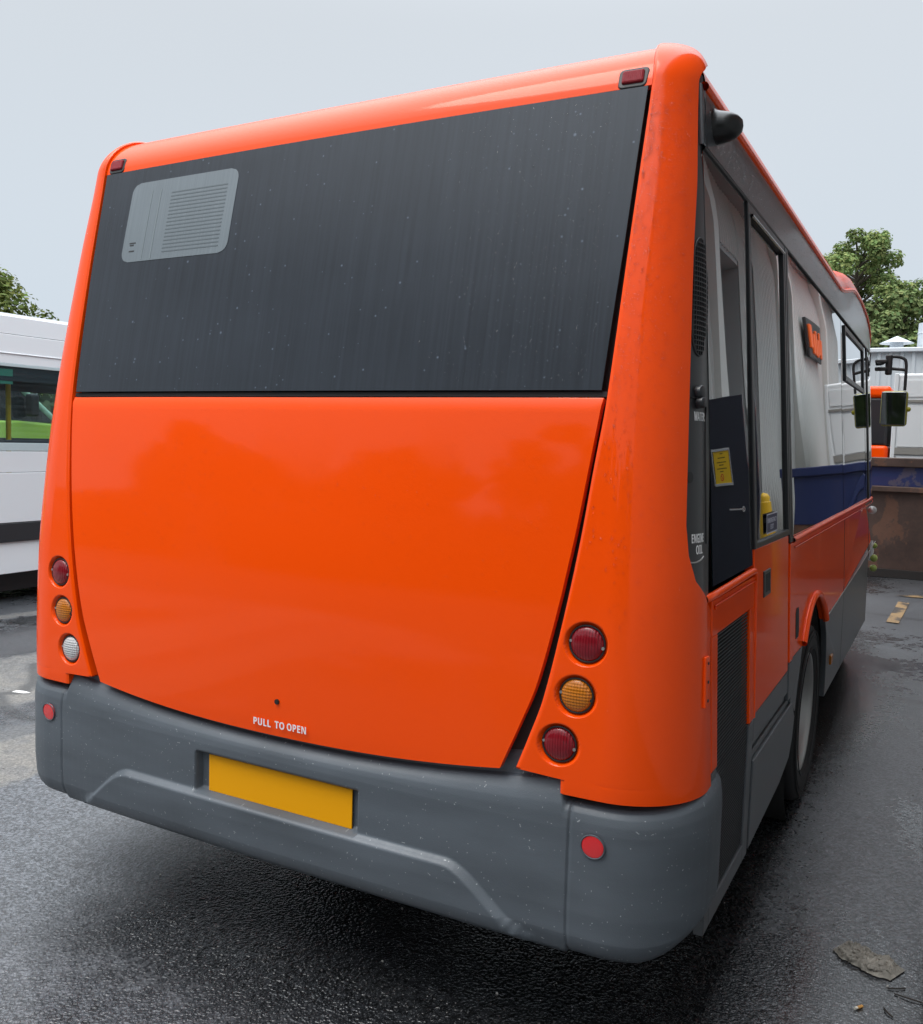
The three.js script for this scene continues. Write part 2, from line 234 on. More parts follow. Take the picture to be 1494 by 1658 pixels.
// rear hatch
const HK = [[0.66, 0.705], [0.70, 0.722], [0.80, 0.765], [0.9, 0.803], [1.09, 0.846], [1.27, 0.877], [1.45, 0.90], [1.622, 0.919]];
const HS = smooth(HK), hatchU = v => uOfX(HS(v), v);
const hatchBottom = x => 0.665 + 0.046 * Math.pow(Math.abs(x) / 0.72, 2.2);
const hatch = part('engine_hatch', panel({ vs: range(0.68, 1.622, 0.02), uL: v => -hatchU(v), uR: hatchU, nu: 90, thick: 0.022,
  yMap: (u, v) => { const x = Math.abs(P(u, v)[0]), t = (v - 0.68) / (1.622 - 0.68); return mix(hatchBottom(x), 1.622, t); },
  disp: (s, y) => 0.004 * Math.cos(clamp(s / 0.92, -1, 1) * 1.57) * Math.sin(clamp((y - 0.68) / 0.94) * 3.14) + 0.0012 * Math.sin(s * 5 + 1) * Math.sin(y * 7) - 0.006 * (1 - sstep(0, 0.012, 1.622 - y)) }), mt.orangeHatch, bus);
{ const g = new THREE.CylinderGeometry(0.0075, 0.0075, 0.006, 20); g.rotateX(Math.PI / 2); g.translate(0.019, 0.766, 0.0665); part('key_hole', g, mt.black, hatch); }

// rear corner panels with recessed lamps
const IK = [[0.70, 0.748], [0.80, 0.786], [0.9, 0.820], [1.09, 0.860], [1.27, 0.889], [1.45, 0.910], [1.62, 0.928], [2.0, 0.943], [2.40, 0.956]];
const OK = [[0.69, 2.03], [1.118, 2.03], [1.138, 2.0], [1.156, 1.95], [1.198, 1.775], [1.258, 1.69], [1.33, 1.662], [1.546, 1.684], [1.75, 1.694], [1.985, 1.70], [2.138, 1.728], [2.40, 1.724], [2.42, 1.78], [2.44, 1.90], [2.47, 2.02]];
const lamps = [[0.922, 1.045, 0.046], [0.902, 0.919, 0.044], [0.864, 0.7955, 0.045]];
const IS = smooth(IK);
const innerX = v => { const p = prof(v); return v <= 2.40 ? IS(v) : 0.956 - (1.058 - p.W) * 0.45; };
const cornerGeo = (() => {
  const vs = [...range(0.678, 0.733, 0.005), ...range(0.735, 1.105, 0.0021), ...range(1.109, 1.26, 0.004), ...range(1.27, 2.39, 0.02), ...range(2.40, 2.68, 0.006)];
  return panel({ vs, nu: 250, thick: 0.035,
    uL: v => uOfX(v < 0.716 ? 0.872 : innerX(v), v), uR: v => v > 2.47 ? mix(2.02, 2.06, sstep(2.47, 2.6, v)) : interp(OK, v),
    disp: (s, y, u, v) => { let d = 0; for (const [lx, ly, R] of lamps) { const q = Math.hypot(s - lx, y - ly); d -= 0.014 * (1 - sstep(R + 0.0005, R + 0.0075, q)); }
      const ed = s - (v < 0.716 ? 0.872 : innerX(v)); d -= 0.004 * (1 - sstep(0, 0.008, ed)); return d + 0.002 + 0.003 * sstep(2.3, 2.45, v); } });
})();
const cornerR = part('corner_panel', cornerGeo, mt.orange, bus), cornerL = part('corner_panel', flipX(cornerGeo), mt.orange, bus);
const lensBump = tex(256, 256, (u, v) => 0.5 + 0.25 * Math.sin(u * 6.283 * 11) + 0.25 * Math.sin(v * 6.283 * 11)), lensLine = tex(256, 256, (u, v) => 0.5 + 0.5 * Math.sin(u * 6.283 * 12));
const lensM = {
  red: M({ color: lin(0.20, 0.003, 0.010), roughness: 0.3, specularIntensity: 0.3, clearcoat: 0.8, clearcoatRoughness: 0.06, bumpMap: lensLine, bumpScale: 0.0014 }),
  amber: M({ color: lin(0.46, 0.14, 0.006), roughness: 0.35, specularIntensity: 0.3, clearcoat: 0.7, clearcoatRoughness: 0.08, bumpMap: lensBump, bumpScale: 0.002 }),
  clear: M({ color: lin(0.52, 0.52, 0.52), roughness: 0.25, clearcoat: 1, clearcoatRoughness: 0.06, bumpMap: lensBump, bumpScale: 0.0024 }),
};
function lampGeo(R, dome) { const pr = [[0.0001, dome], [R * 0.4, dome * 0.93], [R * 0.7, dome * 0.72], [R * 0.88, dome * 0.42], [R * 0.96, dome * 0.12], [R, -0.004]].map(([a, b]) => new THREE.Vector2(a, b)); const g = new THREE.LatheGeometry(pr, 40); g.rotateX(Math.PI / 2); const p = g.attributes.position, uv = g.attributes.uv; for (let i = 0; i < p.count; i++) uv.setXY(i, 0.5 + p.getX(i) / (2 * R), 0.5 + p.getY(i) / (2 * R)); const h = g; h.computeVertexNormals(); return h; }
const look = (o, u, v, off, s) => { const p = Poff(u, v, off), n = PN(u, v); o.position.set(s * p[0], p[1], p[2]); o.quaternion.setFromUnitVectors(new THREE.Vector3(0, 0, 1), new THREE.Vector3(s * n.x, n.y, n.z)); };
for (const s of [1, -1]) lamps.forEach(([lx, ly, R], k) => {
  const kind = k === 1 ? 'amber' : s < 0 && k === 2 ? 'clear' : 'red';
  const L = part('tail_lamp', lampGeo(R - 0.004, 0.012), lensM[kind], bus); look(L, uOfX(lx, ly), ly, -0.007, s);
  const ring = new THREE.TorusGeometry(R - 0.003, 0.0028, 8, 48); part('lamp_ring', ring, mt.black, L);
  const sc = new THREE.CylinderGeometry(0.004, 0.004, 0.004, 12); sc.rotateX(Math.PI / 2); sc.translate(R * 0.86, -0.006, 0.003); part('lens_screw', sc, k === 1 ? mt.black : mt.steel, L);
  const s2 = new THREE.CylinderGeometry(0.0035, 0.0035, 0.004, 12); s2.rotateX(Math.PI / 2); s2.translate(-R * 0.86, 0.004, 0.003); part('lens_screw', s2, mt.steel, L);
});

// panel above the rear window, with two marker lamps
const topX = v => innerX(v) - 0.003;
const topPanel = part('rear_roof_panel', panel({ vs: [...range(2.386, 2.40, 0.007), ...range(2.405, 2.75, 0.012)], uL: v => -uOfX(topX(v), v), uR: v => uOfX(topX(v), v), nu: 80, off: -0.007, thick: 0.02, disp: (s, y) => -0.002 * Math.cos(s * 2) }), mt.orange, bus);
{ const sh = new THREE.Shape(), w = 0.033, h = 0.024, r = 0.011; sh.moveTo(-w + r, -h); sh.lineTo(w - r, -h); sh.quadraticCurveTo(w, -h, w + 0.001, -h + r); sh.lineTo(w + 0.004, h - r); sh.quadraticCurveTo(w + 0.004, h, w - r + 0.004, h); sh.lineTo(-w + r, h); sh.quadraticCurveTo(-w, h, -w, h - r); sh.lineTo(-w, -h + r); sh.quadraticCurveTo(-w, -h, -w + r, -h);
  const bez = new THREE.ExtrudeGeometry(sh, { depth: 0.004, bevelEnabled: true, bevelSize: 0.003, bevelThickness: 0.003, bevelSegments: 3 });
  const lens = new RoundedBoxGeometry(0.056, 0.036, 0.014, 3, 0.006); lens.translate(0.001, 0.0015, 0.006);
  for (const s of [1, -1]) { const o = part('marker_lamp', s > 0 ? bez : flipX(bez), mt.black, bus); look(o, uOfX(0.904, 2.40), 2.412, -0.012, s); part('lens', s > 0 ? lens : flipX(lens), M({ color: lin(0.24, 0.004, 0.012), roughness: 0.5, specularIntensity: 0.4, bumpMap: lensBump, bumpScale: 0.001 }), o); } }

// rear window
const winU = v => uOfX(interp([[1.63, 0.912], [2.0, 0.931], [2.39, 0.945]], v), v);
const rearWindow = part('rear_window', panel({ vs: range(1.640, 2.383, 0.03), uL: v => -winU(v), uR: winU, nu: 60, off: -0.003, thick: 0.01 }), mt.rearGlass, bus);
part('window_seal', panel({ vs: [1.626, 1.632, 1.638], uL: v => -uOfX(0.924, v), uR: v => uOfX(0.924, v), nu: 60, off: -0.012, thick: 0.008 }), mt.rubber, bus);
{ // clear corner of the window with the louvre panel that stands behind it
  const x0 = -0.795, x1 = -0.327, y0 = 2.064, y1 = 2.332, R = 0.035, vs = range(y0, y1, 0.006);
  const inset = v => { const d = Math.min(v - y0, y1 - v); return d < R ? R - Math.sqrt(Math.max(0, R * R - (R - d) ** 2)) : 0; };
  const pane = part('clear_pane', panel({ vs, uL: v => -uOfX(-(x0 + inset(v)), v), uR: v => -uOfX(-(x1 - inset(v)), v), nu: 30, off: -0.0018, thick: 0.001 }),
    M({ color: 0xffffff, map: tex(256, 256, (u, v) => { const k = 0.135 + 0.04 * streak(u, v) + 0.02 * coarse(u, v); return [sRGB(k * 0.84), sRGB(k * 1.0), sRGB(k * 1.10)]; }, { srgb: true, rep: [2, 2] }), roughness: 0.2, clearcoat: 0.4, clearcoatRoughness: 0.05 }), rearWindow);
  const slat = M({ color: lin(0.095, 0.115, 0.126), roughness: 0.2, clearcoat: 0.4, clearcoatRoughness: 0.05 });
  for (let k = 0; k < 17; k++) { const y = 2.086 + k * 0.0122; part('slat', panel({ vs: [y, y + 0.0038], uL: v => -uOfX(0.608, v), uR: v => -uOfX(0.366, v), nu: 12, off: -0.0011, thick: 0.001 }), slat, rearWindow); }
  for (const [x, w] of [[0.660, 0.004], [0.70, 0.003]]) part('slat', panel({ vs: range(2.07, 2.30, 0.05), uL: v => -uOfX(x, v), uR: v => -uOfX(x - w, v), nu: 2, off: -0.0011, thick: 0.001 }), M({ color: lin(0.18, 0.21, 0.22), roughness: 0.2 }), rearWindow);
  for (const [x, y, w, h] of [[0.765, 2.125, 0.028, 0.004], [0.762, 2.118, 0.018, 0.004], [0.762, 2.098, 0.024, 0.004]]) part('etched_mark', panel({ vs: [y, y + h], uL: v => -uOfX(x, v), uR: v => -uOfX(x - w, v), nu: 3, off: -0.0011, thick: 0.001 }), mt.black, rearWindow);
}

// bumper: a moulding with a proud lower lip, a number plate pocket and a shelf under the hatch
const bumperTop = (() => {
  const xs = [...range(0, 0.27, 0.01), ...range(0.274, 0.306, 0.004), ...range(0.312, 0.53, 0.01), ...range(0.534, 0.885, 0.0045), 0.893, 0.8965, 0.899, 0.9015, 0.905, 0.912, ...range(0.92, 0.955, 0.01)];
  const us = []; for (const x of xs) us.push(Math.min(x / 0.962, 0.999)); for (let k = 1; k <= 24; k++) us.push(1 + k / 24); for (const e of [0.03, 0.06, 0.09, 0.12]) us.push(2 + e);
  const full = [...us.slice(1).reverse().map(u => -u), ...us];
  const out = [[-0.075, 0.662], [-0.03, 0.660], [-0.006, 0.657], [0.006, 0.651], [0.014, 0.640], [0.019, 0.622], [0.021, 0.60]], mid = [[-0.05, 0.735], [-0.022, 0.700], [-0.021, 0.656], [-0.0195, 0.649], [-0.008, 0.645], [0.007, 0.631], [0.0145, 0.621], [0.0185, 0.610], [0.021, 0.594]];
  const low = []; for (const y of range(0.590, 0.40, 0.0045)) low.push([0.021, y]); for (const y of range(0.396, 0.335, 0.0045)) low.push([0.021 - 0.004 * (0.40 - y) / 0.07, y]);
  low.push([0.014, 0.322], [0.008, 0.306], [-0.002, 0.292], [-0.018, 0.281], [-0.04, 0.276], [-0.08, 0.274]);
  const sub = (pl, n) => { const c = new THREE.CatmullRomCurve3(pl.map(([a, b]) => new THREE.Vector3(a, b, 0)), false, 'catmullrom', 0.25); return c.getPoints(n).map(p => [p.x, p.y]); };
  const O = [...sub(out, 40), ...low], C = [...sub(mid, 40), ...low], rows = [], uvs = [];
  const lipY = x => { const a = Math.abs(x); return a < 0.56 ? 0.449 : a < 0.9 ? 0.449 - 0.155 * sstep(0.565, 0.835, a) : 0; };
  const lipS = x => (lipY(x + 0.003) - lipY(x - 0.003)) / 0.006;
  for (let j = 0; j < O.length; j++) {
    const r = [], w = [];
    for (const u of full) {
      const b = P(u, 0.5), n = PN(u, 0.5), x = b[0], a = Math.abs(u) >= 1 ? 2 : Math.abs(x);
      const c = 1 - sstep(0.868, 0.884, a); let o = mix(O[j][0], C[j][0], c), y = mix(O[j][1], C[j][1], c);
      if (c > 0) { const lift = hatchBottom(x) - 0.667; y += lift * c * sstep(0.585, 0.66, y); }
      if (a > 1) { const e = Math.max(0, Math.abs(u) - 1) ; const k = sstep(0.3, 1.1, e) * 0.075; if (y < 0.42) y = mix(y, y + k * sstep(0.42, 0.28, y), 1); y += 0.028 * sstep(0.2, 1.1, e) * sstep(0.60, 0.655, y); }
      if (a < 1 && y < 0.60) {
        const d = lipY(x) - y; o += 0.020 * sstep(-0.004, 0.013, d / Math.sqrt(1 + lipS(x) ** 2)) * (1 - 0.35 * sstep(0.30, 0.275, y));
        o -= 0.026 * sstep(-0.288, -0.281, x) * (1 - sstep(0.294, 0.301, x)) * sstep(0.446, 0.452, y) * (1 - sstep(0.562, 0.569, y));
      }
      o -= 0.004 * (1 - sstep(0.0012, 0.0045, Math.abs(a - 0.899)));
      o -= 0.010 * sstep(2.05, 2.12, Math.abs(u));
      r.push([b[0] + n.x * o, y, b[2] + n.z * o]); w.push([arcS(u, 0.5) + 1.4, y]);
    }
    rows.push(r); uvs.push(w);
  }
  rows.reverse(); uvs.reverse(); return sheet(rows, uvs, null);
})();
const bumper = part('rear_bumper', bumperTop, mt.bumperGrey, bus);
{ const g = new RoundedBoxGeometry(0.52, 0.111, 0.004, 2, 0.0018); g.translate(0.012, 0.505, 0.051); part('number_plate', g, M({ color: lin(0.80, 0.345, 0.001), roughness: 0.5, specularIntensity: 0.4 }), bumper); }
const reflBump = tex(128, 128, (u, v) => { const a = u * 24, b = v * 24; return 0.5 + 0.25 * Math.sin(a * 6.283) + 0.25 * Math.sin((a * 0.5 + b * 0.87) * 6.283); });
for (const s of [1, -1]) {
  const o = part('reflector', lampGeo(0.0285, 0.0015), M({ color: lin(0.72, 0.01, 0.014), roughness: 0.18, clearcoat: 1, bumpMap: reflBump, bumpScale: 0.0004 }), bus);
  look(o, uOfX(0.961, 0.572), 0.572, 0.0235, s); part('reflector_rim', new THREE.TorusGeometry(0.029, 0.0018, 8, 40), mt.bumperGrey, o);
}

// black service panel in the right rear corner (and its twin on the left)
const svcOuter = v => uOfZ(interp([[1.14, -0.185], [1.18, -0.19], [1.25, -0.198], [1.55, -0.243], [1.85, -0.252], [2.22, -0.245], [2.30, -0.25], [2.42, -0.235]], v), v);
const svcGeo = panel({ vs: [...range(1.146, 1.26, 0.006), ...range(1.27, 2.43, 0.02)], uL: v => interp(OK, v) - 0.05, uR: svcOuter, nu: 14, off: -0.006, thick: 0.012 });
const svc = part('service_panel', svcGeo, mt.satinBlack, bus); part('service_panel', flipX(svcGeo), mt.satinBlack, bus);
{
  const cu = 1.875, cv = 1.872, hw = 0.032, hh = 0.142;         // mesh-covered vent
  const halfW = v => { const t = clamp((v - cv) / hh, -1, 1); return Math.pow(1 - Math.pow(Math.abs(t), 2.6), 1 / 2.6) * 0.155; };
  part('vent_recess', panel({ vs: range(cv - hh, cv + hh, 0.012), uL: v => cu - halfW(v), uR: v => cu + halfW(v) + 0.001, nu: 12, off: -0.0045, thick: 0.001 }), mt.inner, svc);
  const bars = []; for (let k = 1; k < 24; k++) { const y = cv - hh + k * 2 * hh / 24; bars.push(panel({ vs: [y - 0.0011, y + 0.0011], uL: v => cu - halfW(y), uR: v => cu + halfW(y), nu: 8, off: -0.001, thick: 0.003 })); }
  for (let k = -3; k <= 3; k++) { const du = k * 0.045; const lim = hh * Math.pow(Math.max(0, 1 - Math.pow(Math.abs(du) / 0.157, 2.6)), 1 / 2.6); if (lim > 0.02) bars.push(panel({ vs: range(cv - lim, cv + lim, 0.02), uL: () => cu + du - 0.004, uR: () => cu + du + 0.004, nu: 1, off: -0.0015, thick: 0.003 })); }
  part('vent_mesh', bars, M({ color: lin(0.02, 0.02, 0.022), roughness: 0.35 }), svc);
  const rim = []; for (let k = 0; k <= 60; k++) { const t = k / 60 * Math.PI * 2, yy = cv + hh * Math.sign(Math.sin(t)) * Math.pow(Math.abs(Math.sin(t)), 0.77), uu = cu + 0.157 * Math.sign(Math.cos(t)) * Math.pow(Math.abs(Math.cos(t)), 0.77); rim.push(Poff(uu, yy, -0.005)); }
  part('vent_rim', tube(rim, 0.0028, 120, 6), mt.satinBlack, svc);
  for (const [v, R, pr] of [[1.642, 0.017, 0.016], [1.617, 0.014, 0.02]]) { const o = part('filler_lock', new THREE.LatheGeometry([[0.0001, pr], [R * 0.7, pr], [R * 0.95, pr * 0.75], [R, 0]].map(a => new THREE.Vector2(...a)), 24).rotateX(Math.PI / 2), mt.satinBlack, svc); look(o, 1.86, v, -0.006, 1); }
  { const a = []; for (let k = 0; k <= 12; k++) a.push(Poff(1.74 + k * 0.0235, 1.628 - (k > 8 ? (k - 8) ** 2 * 0.0012 : 0), -0.004)); for (let k = 1; k < 12; k++) a.push(Poff(2.02, 1.61 - k * 0.03, -0.0055)); part('flap_seam', tube(a, 0.0022, 60, 5), mt.black, svc); }
  { const o = part('lock_hole', new THREE.CylinderGeometry(0.011, 0.011, 0.004, 20).rotateX(Math.PI / 2), mt.inner, svc); look(o, 1.735, 1.441, -0.006, 1); o.scale.y = 1.2; }
  { const a = []; for (let k = 0; k <= 10; k++) a.push(Poff(1.70 + k * 0.027, 1.242 + 0.006 * ((k - 5) / 5) ** 2 - 0.004 + k * 0.0008, -0.005)); part('flap_seam', tube(a, 0.0022, 30, 5), mt.steel, svc); }
}
const font = await new FontLoader().loadAsync('fonts/droid/droid_sans_bold.typeface.json');
function lettering(name, str, size, place, m, parent, width) {           // flat print laid on a surface
  const g = new TextGeometry(str, { font, size, depth: 0.0004, curveSegments: 4, bevelEnabled: false }); g.computeBoundingBox(); const bb = g.boundingBox, k = width ? width / (bb.max.x - bb.min.x) : 1, cx = (bb.max.x + bb.min.x) / 2;
  const p = g.attributes.position; for (let i = 0; i < p.count; i++) { const q = place((p.getX(i) - cx) * k, p.getY(i), p.getZ(i)); p.setXYZ(i, ...q); } g.computeVertexNormals(); return part(name, g, m, parent);
}
lettering('lettering', 'PULL', 0.0205, (x, y, e) => Poff((-0.031 + x) / 0.95, 0.690 + y, 0.0062 + e), mt.letter, hatch, 0.062);
lettering('lettering', 'TO', 0.0205, (x, y, e) => Poff((0.0315 + x) / 0.95, 0.691 + y, 0.0062 + e), mt.letter, hatch, 0.034);
lettering('lettering', 'OPEN', 0.0205, (x, y, e) => Poff((0.0905 + x) / 0.95, 0.692 + y, 0.0062 + e), mt.letter, hatch, 0.066);
const onCorner = (u0, v0) => (x, y, e) => Poff(u0 + x / (prof(v0).r * Math.PI / 2), v0 + y, -0.0055 + e);
lettering('lettering', 'WATER', 0.021, onCorner(1.905, 1.575), mt.letter, svc, 0.060);
lettering('lettering', 'ENGINE', 0.021, onCorner(1.87, 1.287), mt.letter, svc, 0.064);
lettering('lettering', 'OIL', 0.021, onCorner(1.885, 1.260), mt.letter, svc, 0.036);

// flanks
const arcPts = (cz, cy, R, a0, a1, n) => Array.from({ length: n + 1 }, (_, i) => { const a = mix(a0, a1, i / n); return [cz - R * Math.cos(a), cy + R * Math.sin(a)]; });   // angle 0 forward
const WZ = -2.10, WY = 0.385, WR = 0.385;
function glassPane(z0, z1, y0, y1, off, sgn, wav = 1) {
  const zs = range(z0, z1, 0.06).length > 2 ? range(z0, z1, -0.05) : [z0, z1], ys = range(y0, y1, 0.05), rows = [], uvs = [];
  const nz = Math.max(2, Math.round((z0 - z1) / 0.05)), ph = z0 * 7;
  for (const y of ys) { const r = [], w = []; for (let i = 0; i <= nz; i++) { const z = mix(z0, z1, i / nz), e = Math.min(z0 - z, z - z1, y - y0, y1 - y); const d = wav * (0.00045 * Math.sin(z * 4.2 + ph + y * 2.1) + 0.0004 * Math.sin(y * 5.5 + z * 2.3 + ph) - 0.0006 * (1 - sstep(0, 0.12, e))); r.push([frontX(z, sideW(y)) + off + d, y, z]); w.push([-z, y]); } rows.push(r); uvs.push(w); }
  const g = sheet(rows, uvs, (j, i) => [rows[j][i][0] - 0.006, rows[j][i][1], rows[j][i][2]]); return sgn < 0 ? flipX(g) : g;
}
for (const s of [1, -1]) {
  const F = (pts, o = {}) => flank(pts, { ...o, sgn: s });
  const seen = s > 0;
  part('quarter_window', glassPane(-0.235, -0.742, 1.168, 2.236, -0.004, s), mt.sideGlass, bus);
  part('long_window', glassPane(-1.475, -3.27, 1.195, 2.236, -0.003, s), mt.sideGlass, bus);
  part('driver_window', glassPane(-3.285, -4.70, 1.195, 2.236, -0.003, s), mt.sideGlass, bus);
  part('front_side_window', glassPane(-4.715, -5.95, 1.195, 2.236, -0.003, s), mt.sideGlass, bus);
  // sliding hopper in the driver's window, pillars
  part('hopper_frame', F([[-3.42, 1.91], [-4.62, 1.91], [-4.62, 2.215], [-3.42, 2.215]], { off: 0.006, thick: 0.012, holes: [[[-3.45, 1.94], [-4.55, 1.94], [-4.55, 2.185], [-3.45, 2.185]]] }), mt.satinBlack, bus);
  part('window_pillar', F([[-4.86, 1.2], [-4.95, 1.2], [-4.95, 2.236], [-4.86, 2.236]], { off: 0.003, thick: 0.012 }), mt.black, bus);
  part('front_pillar', F([[-5.86, 1.2], [-6.02, 1.2], [-6.04, 2.236], [-5.88, 2.236]], { off: 0.012, thick: 0.03 }), mt.black, bus);
  // lower orange panels
  const q1 = F([[-0.200, 0.708], [-0.748, 0.708], [-0.748, 1.138], [-0.200, 1.138]], { off: 0.002, thick: 0.02, holes: [[[-0.258, 0.70], [-0.672, 0.70], [-0.672, 1.045], [-0.258, 1.045]]] });
  const q = part('quarter_panel', [F([[-0.198, 1.047], [-0.748, 1.047], [-0.748, 1.136], [-0.198, 1.136]], { off: 0.002 }), F([[-0.198, 0.708], [-0.258, 0.708], [-0.258, 1.047], [-0.198, 1.047]], { off: 0.002 }), F([[-0.674, 0.708], [-0.748, 0.708], [-0.748, 1.047], [-0.674, 1.047]], { off: 0.002 })], mt.orange, bus);
  part('grille_frame', [F([[-0.205, 0.285], [-0.258, 0.285], [-0.258, 0.702], [-0.205, 0.702]], { off: 0.0 }), F([[-0.674, 0.285], [-0.748, 0.285], [-0.748, 0.702], [-0.674, 0.702]], { off: 0.0 }), F([[-0.258, 0.285], [-0.674, 0.285], [-0.674, 0.34], [-0.258, 0.34]], { off: 0.0 })], mt.skirtGrey, bus);
  part('grille_back', F([[-0.25, 0.33], [-0.68, 0.33], [-0.68, 1.05], [-0.25, 1.05]], { off: -0.085, thick: 0.006 }), mt.inner, bus);
  if (seen) { const grille = M({ color: lin(0.04, 0.043, 0.046), roughness: 0.45 }); for (let k = 0; k < 72; k++) { const y = 0.346 + k * 0.00972, g = box(0.004, 0.0036, 0.416, 0, 0, -0.466); const o = part('grille_slat', g, grille, bus); o.position.set(sideW(y) - 0.008, y, 0); } }
  // rails
  part('quarter_rail', [tube([[s * 1.140, 1.143, -0.170], [s * 1.149, 1.147, -0.21], [s * 1.1505, 1.150, -0.45], [s * 1.1505, 1.152, -0.728], [s * 1.1525, 1.128, -0.745]], 0.0105, 36, 10), tube([[s * 1.1545, 1.13, -0.744], [s * 1.168, 0.71, -0.744]], 0.0065, 4, 8), tube([[s * 1.156, 1.122, -0.215], [s * 1.156, 1.123, -0.73]], 0.003, 4, 6)], mt.orange, bus);
  { const o = part('panel_screw', new THREE.SphereGeometry(0.006, 12, 8), mt.orange, bus); o.position.set(s * 1.156, 1.118, -0.222); o.scale.x = 0.5; }
  part('window_rail', [tube([[s * 1.149, 1.184, -1.475], [s * 1.149, 1.188, -3.5], [s * 1.149, 1.193, -5.1], [s * frontX(-5.95, 1.149), 1.196, -5.95]], 0.0105, 40, 10), tube([[s * 1.154, 1.155, -1.50], [s * 1.154, 1.162, -5.1], [s * frontX(-5.9, 1.154), 1.166, -5.9]], 0.003, 30, 6)], mt.orange, bus);
  // emergency door
  const door = part('emergency_door', F([[-0.757, 0.712], [-1.388, 0.716], [-1.388, 1.208], [-0.757, 1.214]], { off: -0.001, thick: 0.025 }), mt.orange, bus);
  part('door_sill', [F([[-0.757, 0.632], [-1.40, 0.632], [-1.40, 0.713], [-0.757, 0.709]], { off: -0.002 }), F([[-0.757, 0.60], [-1.40, 0.60], [-1.40, 0.627], [-0.757, 0.627]], { off: -0.012 }), F([[-0.757, 0.575], [-1.46, 0.575], [-1.46, 0.597], [-0.757, 0.597]], { off: -0.006 })], mt.skirtGrey, door);
  part('door_glass', glassPane(-0.785, -1.372, 1.232, 2.205, -0.006, s), mt.sideGlass, door);
  part('door_frame', [F([[-0.752, 1.214], [-1.395, 1.210], [-1.395, 2.236], [-0.752, 2.236]], { off: 0.003, thick: 0.012, holes: [[[-0.785, 1.232], [-1.372, 1.232], [-1.372, 2.205], [-0.785, 2.205]]] })], mt.satinBlack, door);
  part('door_top_trim', tube([[s * (sideW(2.204) + 0.006), 2.204, -0.79], [s * (sideW(2.204) + 0.006), 2.204, -1.365]], 0.005, 4, 8), mt.chrome, door);
  part('door_post', F([[-1.40, 1.18], [-1.468, 1.18], [-1.468, 2.236], [-1.40, 2.236]], { off: 0.004, thick: 0.012, holes: [[[-1.425, 1.2], [-1.437, 1.2], [-1.437, 2.22], [-1.425, 2.22]]] }), mt.satinBlack, bus);
  const hd = part('door_handle', F([[-0.895, 1.05], [-1.005, 1.05], [-1.005, 1.132], [-0.895, 1.132]], { off: 0.003, thick: 0.012, holes: [[[-0.91, 1.062], [-0.99, 1.062], [-0.99, 1.12], [-0.91, 1.12]]] }), mt.satinBlack, door);
  part('handle_recess', F([[-0.9, 1.055], [-1.0, 1.055], [-1.0, 1.127], [-0.9, 1.127]], { off: 0.0004, thick: 0.002 }), mt.inner, hd);
  part('door_column', F([[-1.408, 0.742], [-1.476, 0.742], [-1.476, 1.176], [-1.408, 1.176]], { off: 0.003 }), mt.orange, bus);
  // long lower panel with the wheel arch cut out
  const greyLine = z => mix(0.728, 0.842, clamp((-z - 2.45) / 3.25));
  const a0 = Math.asin((0.735 - WY) / 0.5), a1 = Math.PI - Math.asin((0.742 - WY) / 0.5);
  part('side_panel', F([[-1.478, 1.178], [-1.478, 0.744], ...arcPts(WZ, WY, 0.5, a1, a0, 26), [-3.2, greyLine(-3.2)], [-5.6, greyLine(-5.6)], [-5.96, 0.85], [-5.96, 1.184], [-5.6, 1.184], [-5.1, 1.184], [-4.4, 1.183], [-3, 1.181]], { off: 0.0, thick: 0.02 }), mt.orange, bus);
  for (const z of [-3.29, -4.9]) part('panel_seam', F([[z, greyLine(z)], [z - 0.006, greyLine(z)], [z - 0.006, 1.16], [z, 1.16]], { off: 0.0008, thick: 0.002 }), mt.black, bus);
  { const pts = arcPts(WZ, WY, 0.513, Math.PI - Math.asin((0.752 - WY) / 0.513), Math.asin((0.735 - WY) / 0.513), 28).map(([z, y]) => [s * (sideW(y) + 0.002), y, z]); part('wheel_arch_trim', tube(pts, 0.017, 50, 10), mt.orange, bus); }
  { const h = F([[-1.565, 0.80], [-1.63, 0.80], [-1.64, 0.82], [-1.64, 0.90], [-1.625, 0.915], [-1.575, 0.915], [-1.56, 0.90], [-1.56, 0.82]], { off: 0.0012, thick: 0.003 }); part('air_slot', h, mt.inner, bus); }
  // grey skirts
  const ar = arcPts(WZ, WY, 0.5, Math.PI - Math.asin((0.742 - WY) / 0.5), Math.PI - 0.02, 10);
  part('side_skirt', [F([[-0.752, 0.30], [-1.30, 0.325], [-1.50, 0.36], [-1.56, 0.42], [-1.585, 0.50], [-1.50, 0.573], [-0.752, 0.573]], { off: 0.004 }), F([[-1.41, 0.60], [-1.475, 0.60], [-1.475, 0.738], [-1.41, 0.738]], { off: 0.002 }), F([[-1.478, 0.575], ...ar.slice().reverse().filter(p => p[1] > 0.5), [-1.478, 0.741]], { off: 0.0, thick: 0.015 })], mt.skirtGrey, bus);
  const af = arcPts(WZ, WY, 0.5, 0.02, a0, 8);
  for (const [zA, zB, first] of [[-2.6, -3.285, 1], [-3.295, -4.895, 0], [-4.905, -5.9, 0]]) part('side_skirt', F([...(first ? af.filter(p => p[1] > 0.36).map(p => p) : [[zA, greyLine(zA) - 0.003]]), [zB, greyLine(zB) - 0.003], [zB, 0.335], [first ? -2.6 : zA, 0.335]], { off: 0.001 }), mt.skirtGrey, bus);
  part('skirt_line', tube([[s * 1.1695, 0.731, -2.45], [s * 1.167, 0.785, -4.1], [s * 1.160, 0.842, -5.6]], 0.003, 20, 6), mt.steel, bus);
